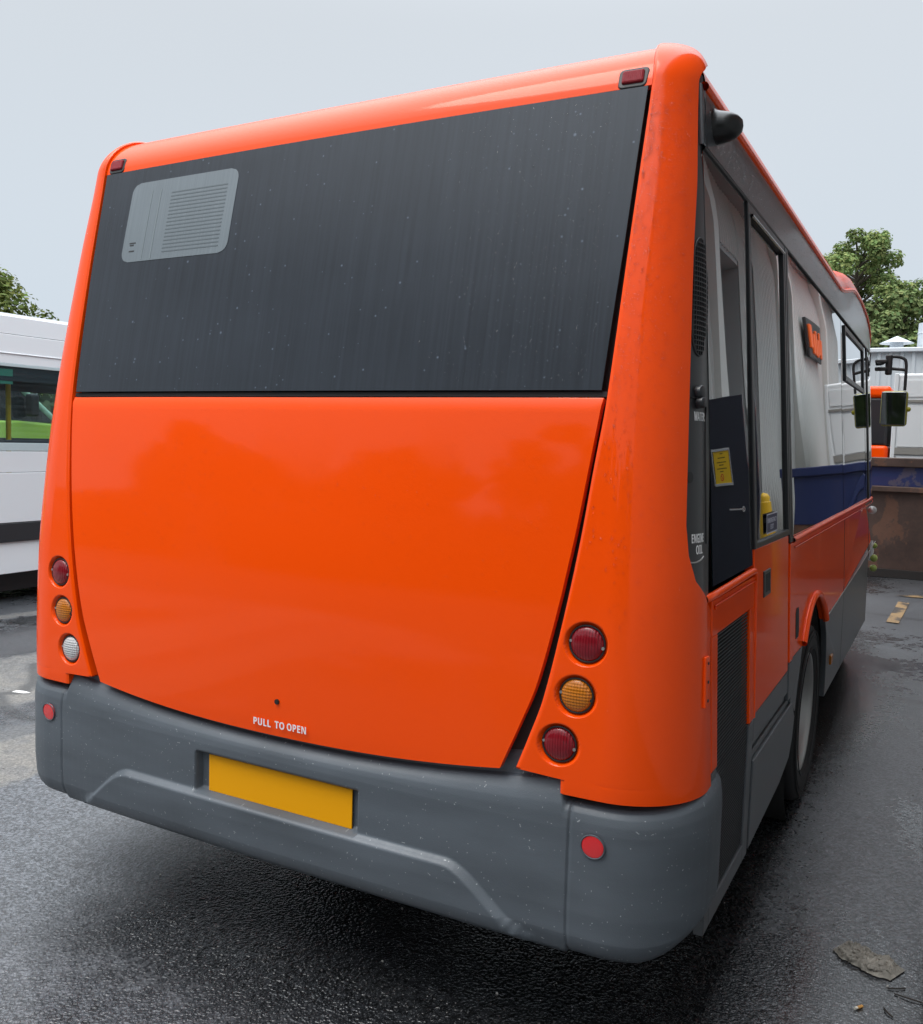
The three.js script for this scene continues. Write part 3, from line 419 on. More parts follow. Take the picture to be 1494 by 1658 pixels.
  { const o = part('side_marker', rbox(0.014, 0.045, 0.075, 0.005), lensM.amber, bus); o.position.set(s * 1.176, 0.49, -2.75); const t = part('marker_base', rbox(0.008, 0.055, 0.09, 0.003, s * -0.008), mt.steel, o); }
  // wheel housing
  part('wheel_housing', new THREE.CylinderGeometry(0.49, 0.49, 0.4, 40, 1, true).rotateZ(Math.PI / 2).translate(s * 0.94, WY, WZ), mt.inner, bus);
  // cove panel and gutter; the roof swells towards the front
  const top = z => 2.385 + 0.105 * sstep(-3.25, -4.15, z) * (1 - sstep(-4.35, -5.9, z)) - 0.10 * sstep(-4.9, -5.95, z);
  const zz = range(-0.262, -5.98, -0.12).length > 2 ? Array.from({ length: 50 }, (_, i) => mix(-0.262, -5.98, i / 49)) : [];
  const slope = []; part('cove_panel', (() => { const rows = [], uvs = []; for (let j = 0; j <= 5; j++) { const r = [], w = []; for (const z of zz) { const y = mix(2.247, top(z), j / 5); r.push([frontX(z, sideW(y)) + 0.001, y, z]); w.push([-z, y]); } rows.push(r); uvs.push(w); } const g = sheet(rows, uvs, (j, i) => [rows[j][i][0] - 0.02, rows[j][i][1], rows[j][i][2]]); return s < 0 ? flipX(g) : g; })(), mt.cove, bus);
  part('cove_panel', F([[-0.228, 2.247], [-0.256, 2.247], [-0.256, 2.383], [-0.236, 2.395]], { off: 0.0, thick: 0.01 }), mt.cove, bus);
  part('gutter_seam', tube([[s * (sideW(2.242) - 0.004), 2.2415, -0.24], [s * (sideW(2.242) - 0.004), 2.2415, -5.1], [s * (frontX(-5.9, sideW(2.242)) - 0.004), 2.2415, -5.9]], 0.0055, 30, 6), mt.black, bus);
  part('gutter', new THREE.TubeGeometry(new THREE.CatmullRomCurve3(zz.map(z => new THREE.Vector3(s * (frontX(z, sideW(Math.min(2.40, top(z)))) - 0.003), top(z) + 0.009, z))), 120, 0.013, 10), mt.orange, bus);
}
// fixed reflector beside the lamps, on the right corner
for (const s of [1, -1]) { const o = part('corner_reflector', rbox(0.03, 0.124, 0.008, 0.0035), mt.orange, bus); look(o, 1.945, 0.952, 0.004, s); for (const y of [-0.045, 0.0, 0.045]) part('fixing', new THREE.CylinderGeometry(0.004, 0.004, 0.003, 10).rotateX(Math.PI / 2).translate(0.002, y, 0.004), mt.rubber, o); }
// roof shell
{
  const hump = z => 0.105 * sstep(-3.25, -4.15, z) * (1 - sstep(-4.6, -6.05, z)) - 0.17 * sstep(-5.0, -6.1, z) ** 2;
  const rows = [], uvs = [], zs = Array.from({ length: 60 }, (_, i) => mix(-0.30, -6.1, i / 59));
  const sec = [[1.056, 2.392], [1.053, 2.41], [1.045, 2.44], [1.028, 2.472], [1.0, 2.498], [0.96, 2.515], [0.90, 2.524], [0.6, 2.532], [0.3, 2.536], [0, 2.538]];
  const full = [...sec, ...sec.slice(0, -1).reverse().map(([x, y]) => [-x, y])];
  for (const z of zs) { const r = [], w = []; for (const [x, y] of full) { const k = frontX(z, 1.05) / 1.05; r.push([x * k, y + hump(z) - 0.03 * sstep(-0.62, -0.36, z) * sstep(1.05, 0.9, Math.abs(x)), z]); w.push([x, -z]); } rows.push(r); uvs.push(w); }
  part('roof', sheet(rows.map(r => r.slice().reverse()), uvs.map(r => r.slice().reverse()), null), mt.orange, bus);
}
// front end
part('front_panel', [box(1.9, 0.85, 0.06, 0, 0.72, -5.97)], mt.orange, bus);
part('windscreen', [box(1.9, 1.2, 0.03, 0, 1.76, -5.99)], mt.sideGlass, bus);
{ // camera pod on the cove
  const g = new THREE.LatheGeometry([[0.0001, 0.072], [0.016, 0.068], [0.027, 0.057], [0.0345, 0.042], [0.038, 0.027], [0.040, 0.014], [0.043, 0.004], [0.046, 0]].map(a => new THREE.Vector2(...a)), 32); g.rotateZ(-Math.PI / 2);
  const o = part('camera_pod', g, M({ color: lin(0.006, 0.006, 0.006), roughness: 0.28 }), bus); o.position.set(sideW(2.325) - 0.001, 2.325, -0.36); o.rotation.z = -0.06;
}
// wheels
function wheel(x, z, s) {
  const t = [[0.25, -0.10], [0.262, -0.112], [0.30, -0.122], [0.345, -0.12], [0.372, -0.108], [0.383, -0.085], [0.385, -0.04], [0.385, 0.04], [0.383, 0.085], [0.372, 0.108], [0.345, 0.12], [0.30, 0.122], [0.262, 0.112], [0.25, 0.10], [0.245, 0.06], [0.245, -0.06], [0.25, -0.10]].map(a => new THREE.Vector2(...a));
  const w = new THREE.Group(); w.name = 'wheel'; bus.add(w); w.position.set(s * x, WR, z); w.rotation.z = -s * Math.PI / 2;
  part('tyre', new THREE.LatheGeometry(t, 64), mt.rubber, w);
  const ribs = []; for (const r of [0.275, 0.33, 0.352]) ribs.push(new THREE.TorusGeometry(r, 0.0025, 5, 64).rotateX(Math.PI / 2).translate(0, 0.1215, 0)); part('sidewall_rib', ribs, mt.rubber, w);
  part('rim', new THREE.LatheGeometry([[0.0001, -0.02], [0.07, -0.02], [0.085, 0.02], [0.12, 0.03], [0.15, -0.01], [0.19, -0.035], [0.222, 0.02], [0.232, 0.085], [0.244, 0.105], [0.254, 0.108], [0.258, 0.098]].map(a => new THREE.Vector2(...a)), 56), mt.steel, w);
  for (let k = 0; k < 8; k++) { const a = k / 8 * 6.283; part('wheel_nut', new THREE.CylinderGeometry(0.012, 0.013, 0.03, 6).translate(0.125 * Math.cos(a), 0.04, 0.125 * Math.sin(a)), mt.steel, w); }
}
wheel(1.04, WZ, 1); wheel(1.04, WZ, -1); wheel(0.92, -5.05, 1); wheel(0.92, -5.05, -1);
// mirror, repeater lamp and couplings at the front corner
{
  const mB = part('mirror_arm', [tube([[1.06, 2.235, -6.05], [1.10, 2.245, -6.1], [1.155, 2.30, -6.14], [1.22, 2.298, -6.15], [1.262, 2.275, -6.15], [1.272, 2.22, -6.15], [1.272, 2.03, -6.15]], 0.0125, 40, 8), tube([[1.10, 2.20, -6.12], [1.16, 2.205, -6.14], [1.268, 2.195, -6.15]], 0.0125, 16, 8), rbox(0.05, 0.16, 0.07, 0.012, 1.145, 2.235, -6.13), rbox(0.09, 0.03, 0.05, 0.008, 1.09, 2.20, -6.1), rbox(0.09, 0.03, 0.05, 0.008, 1.09, 2.26, -6.1)], mt.black, bus);
  const mh = part('mirror_head', rbox(0.198, 0.286, 0.09, 0.03, 1.20, 1.885, -6.19, 4), M({ color: lin(0.30, 0.27, 0.01), roughness: 0.45 }), bus);
  part('mirror_glass', rbox(0.182, 0.268, 0.012, 0.005, 1.197, 1.885, -6.143), M({ color: lin(0.25, 0.26, 0.27), roughness: 0.06, metalness: 1 }), mh);
  part('mirror_knob', new THREE.SphereGeometry(0.02, 12, 8).translate(1.305, 1.88, -6.18), M({ color: lin(0.30, 0.27, 0.01), roughness: 0.45 }), mh);
  const fx = frontX(-5.88, 1.155) + 0.03;
  part('repeater_lamp', new THREE.SphereGeometry(0.035, 16, 12).scale(1, 0.9, 1.2).translate(fx + 0.012, 1.066, -5.90), lensM.clear, bus);
  const fb = part('front_coupling', tube([[fx + 0.02, 0.66, -5.90], [fx + 0.028, 0.74, -5.90], [fx + 0.02, 0.82, -5.90]], 0.014, 12, 8), mt.white, bus);
  for (const [y, r] of [[0.60, 0.028], [0.68, 0.03], [0.78, 0.022]]) part('knob', new THREE.SphereGeometry(r, 14, 10).translate(fx + 0.045, y, -5.90), M({ color: lin(0.36, 0.45, 0.10), roughness: 0.4 }), fb);
}
// notice sticker on the emergency door
{ const t = document.createElement('canvas'); t.width = 256; t.height = 112; const c = t.getContext('2d'); c.fillStyle = '#c9cbd6'; c.fillRect(0, 0, 256, 112); c.fillStyle = '#23264a'; c.fillRect(8, 8, 240, 96); c.fillStyle = '#d6d8e4'; c.font = 'bold 36px sans-serif'; c.textAlign = 'center'; c.fillText('EMERGENCY', 128, 52, 228); c.fillText('EXIT', 128, 90); const ct = new THREE.CanvasTexture(t); ct.colorSpace = THREE.SRGBColorSpace;
  const g = new THREE.PlaneGeometry(0.20, 0.065); g.rotateY(Math.PI / 2); const o = part('sticker', g, M({ map: ct, roughness: 0.4 }), bus); o.position.set(sideW(1.275) - 0.001, 1.275, -1.06); o.rotation.z = 0.045; }
// rain beads on the paint and the glass
{
  const r = rng(808), list = []; const add = (p, n, q) => list.push([p, n, q]);
  const beads = (n, fu, fv, off, q0, q1) => { for (let k = 0; k < n; k++) { const v = fv(), u = fu(v); add(Poff(u, v, off), PN(u, v), mix(q0, q1, r() ** 3)); } };
  beads(2100, v => mix(uOfX(innerX(v) + 0.008, v), 1.6, r() ** 1.3), () => mix(1.0, 2.45, Math.sqrt(r())), 0.002, 0.0013, 0.0036);
  beads(180, v => mix(uOfX(0.78, v), 1.7, r()), () => mix(0.72, 1.1, r()), 0.002, 0.0006, 0.0016);
  beads(900, v => mix(0.35, 0.93, Math.sqrt(r())), () => mix(1.66, 2.37, r()), -0.003, 0.0009, 0.0024);
  beads(420, v => mix(-0.9, 0.9, r()), () => mix(2.40, 2.5, r()), -0.013, 0.0009, 0.0022);
  beads(1700, v => mix(-0.88, 0.88, r()), () => mix(0.75, 1.6, Math.sqrt(r())), 0.0035, 0.0007, 0.0018);
  beads(200, v => -mix(uOfX(innerX(v) + 0.008, v), 1.3, r()), () => mix(1.0, 2.4, r()), 0.002, 0.0006, 0.0016);
  for (let k = 0; k < 800; k++) { const y = mix(2.26, 2.375, r()), z = -mix(0.3, 3.2, r() ** 1.5); add([sideW(y) + 0.001, y, z], new THREE.Vector3(1, 0.08, 0).normalize(), mix(0.0011, 0.0030, r() ** 2)); }
  const g = new THREE.SphereGeometry(1, 8, 4, 0, Math.PI * 2, 0, Math.PI / 2); g.rotateX(Math.PI / 2); g.scale(1, 1, 0.75);
  const im = new THREE.InstancedMesh(g, M({ color: 0xffffff, transmission: 1, thickness: 0.002, ior: 1.33, roughness: 0.02 }), list.length), mx = new THREE.Matrix4(), qn = new THREE.Quaternion(), Z = new THREE.Vector3(0, 0, 1);
  list.forEach(([p, n, q], i) => { qn.setFromUnitVectors(Z, n); mx.compose(new THREE.Vector3(...p), qn, new THREE.Vector3(q, q * (0.85 + 0.5 * r()), q)); im.setMatrixAt(i, mx); });
  im.name = 'rain_beads'; im.userData = { kind: 'stuff' }; bus.add(im);
}

// ---------------------------------------------------------------- depot building along the right of the lane (seen mirrored in the side glass)
const cladT = tex(256, 256, (u, v) => { const k = 0.47 * (0.9 + 0.16 * coarse(u, v) + 0.05 * streak(u, v)); return [sRGB(k * 0.97), sRGB(k), sRGB(k * 0.98)]; }, { srgb: true, rep: [0.2, 0.2] });
const clad = M({ color: 0xffffff, map: cladT, roughness: 0.55 });
function corrugated(len, h, pitch, depth, along) {          // sheet in the local x-y plane, ribs upright
  const pts = []; for (let k = 0, n = Math.round(len / pitch); k < n; k++) pts.push([k * pitch, 0], [(k + 0.55) * pitch, 0], [(k + 0.65) * pitch, depth], [(k + 0.9) * pitch, depth]); pts.push([len, 0]);
  const rows = [[], []], uvs = [[], []]; for (const [a, d] of pts) for (const j of [0, 1]) { rows[j].push([a, j * h, d]); uvs[j].push([a, j * h]); }
  const g = sheet(rows, uvs, null).toNonIndexed(); g.computeVertexNormals(); return g;
}
{
  const X = 2.95, b = thing('depot_building', 'pale grey metal clad depot building with a roller shutter beside the bus', 'building');
  const wallSeg = (z0, z1, y0, y1) => { const g = corrugated(z0 - z1, y1 - y0, 0.16, 0.03); g.rotateY(Math.PI / 2); g.rotateY(Math.PI); g.translate(0, 0, 0); const p = g.attributes.position, q = []; for (let i = 0; i < p.count; i++) { const a = Math.abs(p.getZ(i)), d = p.getX(i); p.setXYZ(i, X - Math.abs(d), y0 + p.getY(i), z1 + a); } g.computeVertexNormals(); return g; };
  part('wall_cladding', [wallSeg(7.0, -8.9, 0, 5.6), wallSeg(-8.9, -11.1, 4.4, 5.6), wallSeg(-11.1, -24, 0, 5.6)], clad, b);
  part('wall_core', [box(0.3, 5.9, 15.9, X + 0.17, 2.95, -0.95), box(0.3, 5.9, 12.8, X + 0.17, 2.95, -17.55), box(0.3, 1.4, 2.2, X + 0.17, 5.2, -10), box(6, 0.2, 31, X + 3.2, 6.0, -8.5), box(6, 5.9, 0.3, X + 3.17, 2.95, 6.85)], clad, b);
  part('bay_reveal', [box(0.6, 4.4, 0.06, X + 0.3, 2.2, -8.93), box(0.6, 4.4, 0.06, X + 0.3, 2.2, -11.07), box(0.6, 0.06, 2.2, X + 0.3, 4.37, -10)], M({ color: lin(0.3, 0.31, 0.31), roughness: 0.6 }), b);
  const sm = M({ color: lin(0.33, 0.34, 0.35), roughness: 0.45 }), sg = new THREE.CylinderGeometry(0.055, 0.055, 2.08, 8, 1, true, 0, Math.PI).rotateX(Math.PI / 2);
  for (let k = 0; k < 40; k++) { const o = part('shutter_slat', sg, sm, b); o.position.set(X + 0.52, 0.06 + k * 0.108, -10); o.rotation.z = Math.PI; }
  part('pilaster', [box(0.14, 5.5, 0.5, X - 0.1, 2.75, -8.55), box(0.14, 5.5, 0.4, X - 0.1, 2.75, -14.2), box(0.14, 5.5, 0.4, X - 0.1, 2.75, -19)], M({ color: lin(0.5, 0.51, 0.49), roughness: 0.5 }), b);
  part('eaves', [box(0.4, 0.35, 31, X - 0.2, 5.77, -8.5)], M({ color: lin(0.2, 0.2, 0.2), roughness: 0.6 }), b);
  part('canopy', [box(1.2, 0.16, 17, X - 0.6, 5.5, -5.5), box(0.06, 0.34, 17, X - 1.2, 5.52, -5.5)], M({ color: lin(0.16, 0.16, 0.16), roughness: 0.7 }), b);
  const d = part('door_leaf', rbox(0.86, 2.09, 0.05, 0.006, X - 0.44, 1.085, -6.0), M({ color: lin(0.006, 0.008, 0.02), roughness: 0.35, clearcoat: 0.4 }), b);
  part('handle', [tube([[2.18, 1.16, -5.93], [2.30, 1.16, -5.93]], 0.011, 4, 8), box(0.02, 0.02, 0.06, 2.18, 1.16, -5.95), new THREE.CylinderGeometry(0.025, 0.025, 0.012, 16).rotateX(Math.PI / 2).translate(2.18, 1.16, -5.97)], mt.chrome, d);
  { const t = document.createElement('canvas'); t.width = 256; t.height = 360; const c = t.getContext('2d'); c.fillStyle = '#c9a81c'; c.fillRect(0, 0, 256, 360); c.fillStyle = '#5c5212'; for (const [x, y, w] of [[90, 24, 70], [50, 70, 150], [40, 120, 180], [80, 150, 100], [40, 190, 180], [90, 222, 80]]) c.fillRect(x, y, w, 12); c.strokeStyle = '#b03018'; c.lineWidth = 12; c.beginPath(); c.arc(128, 295, 34, 0, 7); c.moveTo(104, 319); c.lineTo(152, 271); c.stroke(); const ct = new THREE.CanvasTexture(t); ct.colorSpace = THREE.SRGBColorSpace;
    const n = thing('door_notice', 'yellow notice in an aluminium frame on the navy door', 'notice', [2.36, 1.53, -5.972]);
    const pg = new THREE.PlaneGeometry(0.19, 0.28); pg.scale(1, 1, 1); part('print', pg, M({ map: ct, roughness: 0.4 }), n).position.z = 0.007; part('frame', [box(0.21, 0.022, 0.012, 0, 0.15, 0.006), box(0.21, 0.022, 0.012, 0, -0.15, 0.006), box(0.006, 0.28, 0.01, 0.102, 0, 0.006), box(0.006, 0.28, 0.01, -0.102, 0, 0.006)], mt.chrome, n); }
  const bo = thing('bollard', 'yellow steel bollard with a domed cap beside the open door', 'bollard', [2.24, 0, -7.3]); const ym = M({ color: lin(0.55, 0.34, 0.01), roughness: 0.5 });
  part('post', new THREE.CylinderGeometry(0.06, 0.06, 1.15, 20).translate(0, 0.575, 0), ym, bo); part('cap', new THREE.LatheGeometry([[0.0001, 1.25], [0.04, 1.235], [0.058, 1.2], [0.05, 1.16], [0.06, 1.15]].map(a => new THREE.Vector2(...a)), 20), ym, bo);
  const sg2 = thing('wall_sign', 'black sign board with orange raised shapes high on the depot wall', 'sign', [X - 0.1, 3.95, -17]); sg2.scale.setScalar(0.8); part('board', rbox(0.06, 0.95, 2.2, 0.02), M({ color: lin(0.012, 0.011, 0.011), roughness: 0.5 }), sg2);
  { const om = M({ color: lin(0.75, 0.12, 0.01), roughness: 0.45 }); [[0.95, 0.1, 0.25, 0.7], [0.55, -0.05, 0.22, 0.6], [0.2, 0.0, 0.2, 0.75], [-0.15, -0.1, 0.22, 0.55], [-0.5, 0.05, 0.2, 0.7], [-0.9, -0.05, 0.24, 0.6]].forEach(([z, y, w, h]) => part('raised_shape', rbox(0.05, h * 0.8, w, 0.02, -0.05, y - 0.08, z), om, sg2)); }
}

// ---------------------------------------------------------------- skip across the end of the lane
const rustT = tex(512, 512, (u, v) => { const a = coarse(u, v), b = fine(u, v), k = 0.25 + 1.3 * a, q = sstep(0.52, 0.62, coarse(u * 2 % 1, v) + 0.15 * (b - 0.5)); return [sRGB(0.062 * k + 0.02 * b + 0.05 * q), sRGB(0.038 * k + 0.008 * b + 0.018 * q), sRGB(0.031 * k + 0.004 * b + 0.006 * q)]; }, { srgb: true, rep: [0.7, 0.7] });
const blueT = tex(512, 512, (u, v) => { const a = coarse(u, v), sc = sstep(0.60, 0.66, coarse(u * 2 % 1, v * 2 % 1) + 0.12 * (fine(u, v) - 0.5)); return [sRGB(mix(0.010 + 0.01 * a, 0.10, sc * 0.7)), sRGB(mix(0.020 + 0.016 * a, 0.085, sc * 0.7)), sRGB(mix(0.085 + 0.05 * a, 0.11, sc * 0.7))]; }, { srgb: true, rep: [0.6, 0.6] });
{
  const k = thing('skip', 'long blue and rusty brown steel skip across the end of the lane', 'skip', [0, 0, -10.3]);
  const rust = M({ color: 0xffffff, map: rustT, roughness: 0.6 }), blue = M({ color: 0xffffff, map: blueT, roughness: 0.45, clearcoat: 0.2 });
  const navy = M({ color: lin(0.012, 0.022, 0.085), roughness: 0.4, clearcoat: 0.3 }), uvw = g => { const p = g.attributes.position, uv = g.attributes.uv, n = g.attributes.normal; for (let i = 0; i < p.count; i++) uv.setXY(i, Math.abs(n.getX(i)) > 0.5 ? p.getZ(i) : p.getX(i), Math.abs(n.getY(i)) > 0.5 ? p.getZ(i) : p.getY(i)); return g; };
  part('lower_plate', uvw(box(2.9, 1.0, 0.06, 0.0, 0.60, -0.05)), rust, k);
  part('upper_band', uvw(box(2.9, 0.235, 0.06, 0.0, 1.245, -0.03)), blue, k);
  part('ridge', uvw(rbox(2.9, 0.07, 0.12, 0.012, 0.0, 1.09, -0.02)), rust, k);
  part('rim', uvw(rbox(3.02, 0.115, 0.16, 0.015, -0.09, 1.42, -0.03)), rust, k); part('end_rim', uvw(rbox(1.09, 0.115, 0.16, 0.015, 1.965, 1.42, -0.03)), navy, k);
  part('end_plate', uvw(box(1.02, 0.62, 0.06, 1.97, 1.052, -0.02)), navy, k); part('end_lower_plate', uvw(box(1.02, 0.65, 0.06, 1.97, 0.415, -0.03)), rust, k);
  for (const [x, a] of [[1.75, 0.5]]) { const o = part('brace', uvw(rbox(0.07, 0.85, 0.07, 0.01)), navy, k); o.position.set(x, 0.95, 0.03); o.rotation.z = a; }
  part('base_runner', uvw(box(3.85, 0.1, 0.14, 0.47, 0.05, -0.03)), M({ color: lin(0.02, 0.018, 0.017), roughness: 0.5 }), k);
  part('side_wall', [box(0.06, 1.4, 1.9, -1.45, 0.72, -1.0), box(0.06, 1.4, 1.9, 2.44, 0.72, -1.0), box(3.9, 1.4, 0.06, 0.5, 0.72, -1.95), box(3.9, 0.06, 1.9, 0.5, 0.06, -1.0)], rust, k);
}
// ---------------------------------------------------------------- vehicles beyond the skip
{
  const t = thing('box_truck', 'white box truck with a grey lower rail parked beyond the skip', 'truck', [0, 0, -13.0]);
  const wm = M({ color: lin(0.72, 0.74, 0.75), roughness: 0.4 });
  part('box_body', rbox(1.45, 1.95, 3.6, 0.04, 1.53, 1.75, -1.85, 3), wm, t); part('corner_post', [rbox(0.06, 1.95, 0.03, 0.01, 0.84, 1.75, -0.04), rbox(0.06, 1.95, 0.03, 0.01, 2.22, 1.75, -0.04)], wm, t);
  part('door_panel', [box(0.62, 0.62, 0.02, 1.205, 1.95, -0.045), box(0.62, 0.62, 0.02, 1.855, 1.95, -0.045), box(1.27, 0.24, 0.02, 1.53, 2.5, -0.045), box(1.27, 0.16, 0.02, 1.53, 1.42, -0.045)], wm, t);
  { const rm = M({ color: lin(0.26, 0.25, 0.23), roughness: 0.5 }); part('lower_rail', box(1.33, 0.10, 0.03, 1.53, 1.575, -0.035), rm, t); part('upper_rail', box(1.33, 0.035, 0.03, 1.53, 2.315, -0.035), rm, t); }
  part('underframe', [box(1.1, 0.3, 3.4, 1.53, 0.62, -1.85)], mt.black, t); for (const x of [0.98, 2.08]) for (const z of [-0.8, -3.0]) part('wheel', new THREE.CylinderGeometry(0.4, 0.4, 0.26, 28).rotateZ(Math.PI / 2).translate(x, 0.4, z), mt.rubber, t);
  const c = thing('parked_bus', 'orange and black bus parked beside the white box truck', 'bus', [-0.55, 0, -13.4]);
  part('body', rbox(2.4, 1.35, 5.5, 0.06, 0.1, 0.98, -2.8, 3), mt.orange, c); part('window_band', rbox(2.36, 0.76, 5.4, 0.05, 0.1, 2.02, -2.78, 3), mt.satinBlack, c); part('roof', rbox(2.4, 0.18, 5.5, 0.06, 0.1, 2.48, -2.8, 3), mt.orange, c);
  for (const x of [-0.9, 1.1]) for (const z of [-1.2, -4.6]) part('wheel', new THREE.CylinderGeometry(0.39, 0.39, 0.25, 28).rotateZ(Math.PI / 2).translate(x, 0.39, z), mt.rubber, c);
}
// ---------------------------------------------------------------- far warehouse with roof vents
{
  const b = thing('warehouse', 'low pale corrugated warehouse with metal vents on its roof edge', 'building', [0, 0, -30]);
  const g = corrugated(30, 4.78, 0.33, 0.05); g.translate(-22, 0, 0); part('wall_cladding', g, M({ color: lin(0.52, 0.55, 0.57), roughness: 0.5 }), b);
  part('core', box(30, 4.7, 12, -7, 2.35, -6.05), M({ color: lin(0.4, 0.42, 0.43), roughness: 0.6 }), b); part('roof_edge', rbox(30.1, 0.14, 0.2, 0.03, -7, 4.83, 0.05), M({ color: lin(0.6, 0.63, 0.66), roughness: 0.4 }), b);
  const zn = M({ color: lin(0.58, 0.62, 0.66), roughness: 0.35, metalness: 0.3 });
  part('roof_vent', [new THREE.CylinderGeometry(0.2, 0.22, 0.34, 20).translate(-0.2, 5.0, -1.0), new THREE.ConeGeometry(0.52, 0.24, 24).translate(-0.2, 5.27, -1.0)], zn, b);
  part('roof_duct', [new THREE.CylinderGeometry(0.36, 0.38, 1.05, 24).translate(0.75, 5.3, -1.5), new THREE.TorusGeometry(0.37, 0.02, 6, 24).rotateX(Math.PI / 2).translate(0.75, 5.5, -1.5)], zn, b);
}
// ---------------------------------------------------------------- white minibus and the green van beyond it
{
  const X = -5.55, v = thing('minibus', 'white minibus with dark side windows and a black rubbing strip', 'minibus', [0, 0, 0]);
  const z0 = -1.1, z1 = -8.0, L = z0 - z1, zc = (z0 + z1) / 2, Wd = 1.95, paint = M({ color: lin(0.74, 0.76, 0.78), roughness: 0.3, clearcoat: 0.8, clearcoatRoughness: 0.08 });
  const prof2 = y => 0.10 * Math.pow(Math.max(0, (y - 1.3) / 1.2), 1.6);
  const sideShape = (pts, holes, off, th, s) => { const sh = new THREE.Shape(pts.map(([z, y]) => new THREE.Vector2(-z, y))); for (const h of holes) sh.holes.push(new THREE.Path(h.map(([z, y]) => new THREE.Vector2(-z, y)))); const g = new THREE.ExtrudeGeometry(sh, { depth: th, bevelEnabled: true, bevelSize: 0.004, bevelThickness: 0.004, bevelOffset: -0.004, bevelSegments: 2 }); const p = g.attributes.position; for (let i = 0; i < p.count; i++) { const a = p.getX(i), y = p.getY(i), e = p.getZ(i); p.setXYZ(i, s > 0 ? X - prof2(y) + off - th + e : X - Wd + prof2(y) - off + th - e, y, -a); } g.computeVertexNormals(); return g; };
  const wins = [[-1.3, -2.55], [-2.65, -4.05], [-4.15, -6.2]].map(([a, b2]) => [[a, 1.40], [b2, 1.40], [b2, 2.06], [a, 2.06]]);
  for (const s of [1, -1]) {
    part('upper_side', sideShape([[z0, 1.33], [z1 + 0.9, 1.33], [z1 + 1.5, 2.12], [z1 + 1.6, 2.34], [z0, 2.34]], wins, 0, 0.04, s), paint, v);
    part('roof_side', [sideShape([[z0, 2.345], [z1 + 1.75, 2.345], [z1 + 1.9, 2.50], [z0, 2.50]], [], -0.008, 0.04, s), sideShape([[z0, 2.17], [z1 + 1.75, 2.17], [z1 + 1.75, 2.18], [z0, 2.18]], [], 0.008, 0.02, s)], paint, v);
    part('waist_panel', sideShape([[z0, 1.145], [z1 + 0.35, 1.145], [z1 + 0.9, 1.325], [z0, 1.325]], [], 0.002, 0.04, s), paint, v);
    part('lower_panel', [sideShape([[z0, 0.705], [z1, 0.705], [z1 + 0.3, 1.14], [z0, 1.14]], [], 0.01, 0.05, s), sideShape([[z0, 0.25], [z1 + 0.1, 0.28], [z1, 0.535], [z0, 0.535]], [], 0.0, 0.05, s)], paint, v);
    part('rubbing_strip', sideShape([[z0, 0.538], [z1, 0.538], [z1, 0.70], [z0, 0.70]], [], 0.022, 0.06, s), M({ color: lin(0.02, 0.021, 0.024), roughness: 0.45 }), v);
    for (const w of wins) part('side_window', sideShape([[w[0][0] + 0.03, 1.335], [w[1][0] - 0.03, 1.335], [w[1][0] - 0.03, 2.09], [w[0][0] + 0.03, 2.09]], [], 0.006, 0.004, s), M({ color: lin(0.82, 0.88, 0.88), transmission: 1, thickness: 0, roughness: 0.02, ior: 1.5 }), v);
    for (const w of wins) part('window_tint', [sideShape([[w[0][0], 1.935], [w[1][0], 1.935], [w[1][0], 2.085], [w[0][0], 2.085]], [], -0.014, 0.004, s), sideShape([[w[0][0], 1.338], [w[1][0], 1.338], [w[1][0], 1.425], [w[0][0], 1.425]], [], -0.003, 0.004, s)], M({ color: lin(0.04, 0.05, 0.06), roughness: 0.2 }), v);
    for (const z of [-3.40, -1.6]) { const o = part('side_marker', rbox(0.02, 0.035, 0.11, 0.008), lensM.amber, v); o.position.set(s > 0 ? X + 0.03 : X - Wd - 0.03, 0.60, z); }
    for (const z of [-2.05, -6.9]) part('wheel', [new THREE.CylinderGeometry(0.34, 0.34, 0.22, 32).rotateZ(Math.PI / 2).translate(X - Wd / 2 + s * 0.8, 0.34, z)], mt.rubber, v);
  }
  const roof = []; for (let k = 0; k <= 12; k++) { const t = k / 12, x = X - 0.115 - t * (Wd - 0.23); roof.push([x, 2.505 + 0.075 * Math.sin(Math.PI * t) + 0.03 * Math.min(1, 6 * Math.min(t, 1 - t))]); }
  part('roof', sheet([z0, z1 + 1.9].map(z => roof.map(([x, y]) => [x, y - 0.008, z])), [z0, z1 + 1.9].map(z => roof.map(([x]) => [x, z])), null), paint, v);
  part('floor', [box(Wd - 0.12, 0.1, L - 0.2, X - Wd / 2, 0.42, zc), box(Wd - 0.3, 0.30, L - 0.6, X - Wd / 2, 0.23, zc)], mt.black, v); part('rear_wall', box(Wd - 0.2, 2.1, 0.06, X - Wd / 2, 1.35, z0), paint, v); part('front_wall', box(Wd - 0.15, 0.95, 0.06, X - Wd / 2, 0.8, z1 + 0.1), paint, v);
  { const o = part('windscreen', box(Wd - 0.3, 1.2, 0.02), M({ color: lin(0.5, 0.56, 0.56), transmission: 1, thickness: 0, roughness: 0.02 }), v); o.position.set(X - Wd / 2, 1.80, z1 + 0.75); o.rotation.x = 0.75; }
  part('grab_pole', tube([[X - 0.25, 0.47, -3.2], [X - 0.25, 2.45, -3.2]], 0.022, 2, 10), M({ color: lin(0.5, 0.36, 0.01), roughness: 0.4 }), v);
  for (const z of [-1.6, -2.4]) for (const x of [-0.45, -1.45]) part('seat', [rbox(0.44, 0.1, 0.44, 0.04, X + x, 0.85, z), rbox(0.44, 0.62, 0.09, 0.04, X + x, 1.15, z + 0.22)], M({ color: lin(0.02, 0.03, 0.06), roughness: 0.9 }), v);
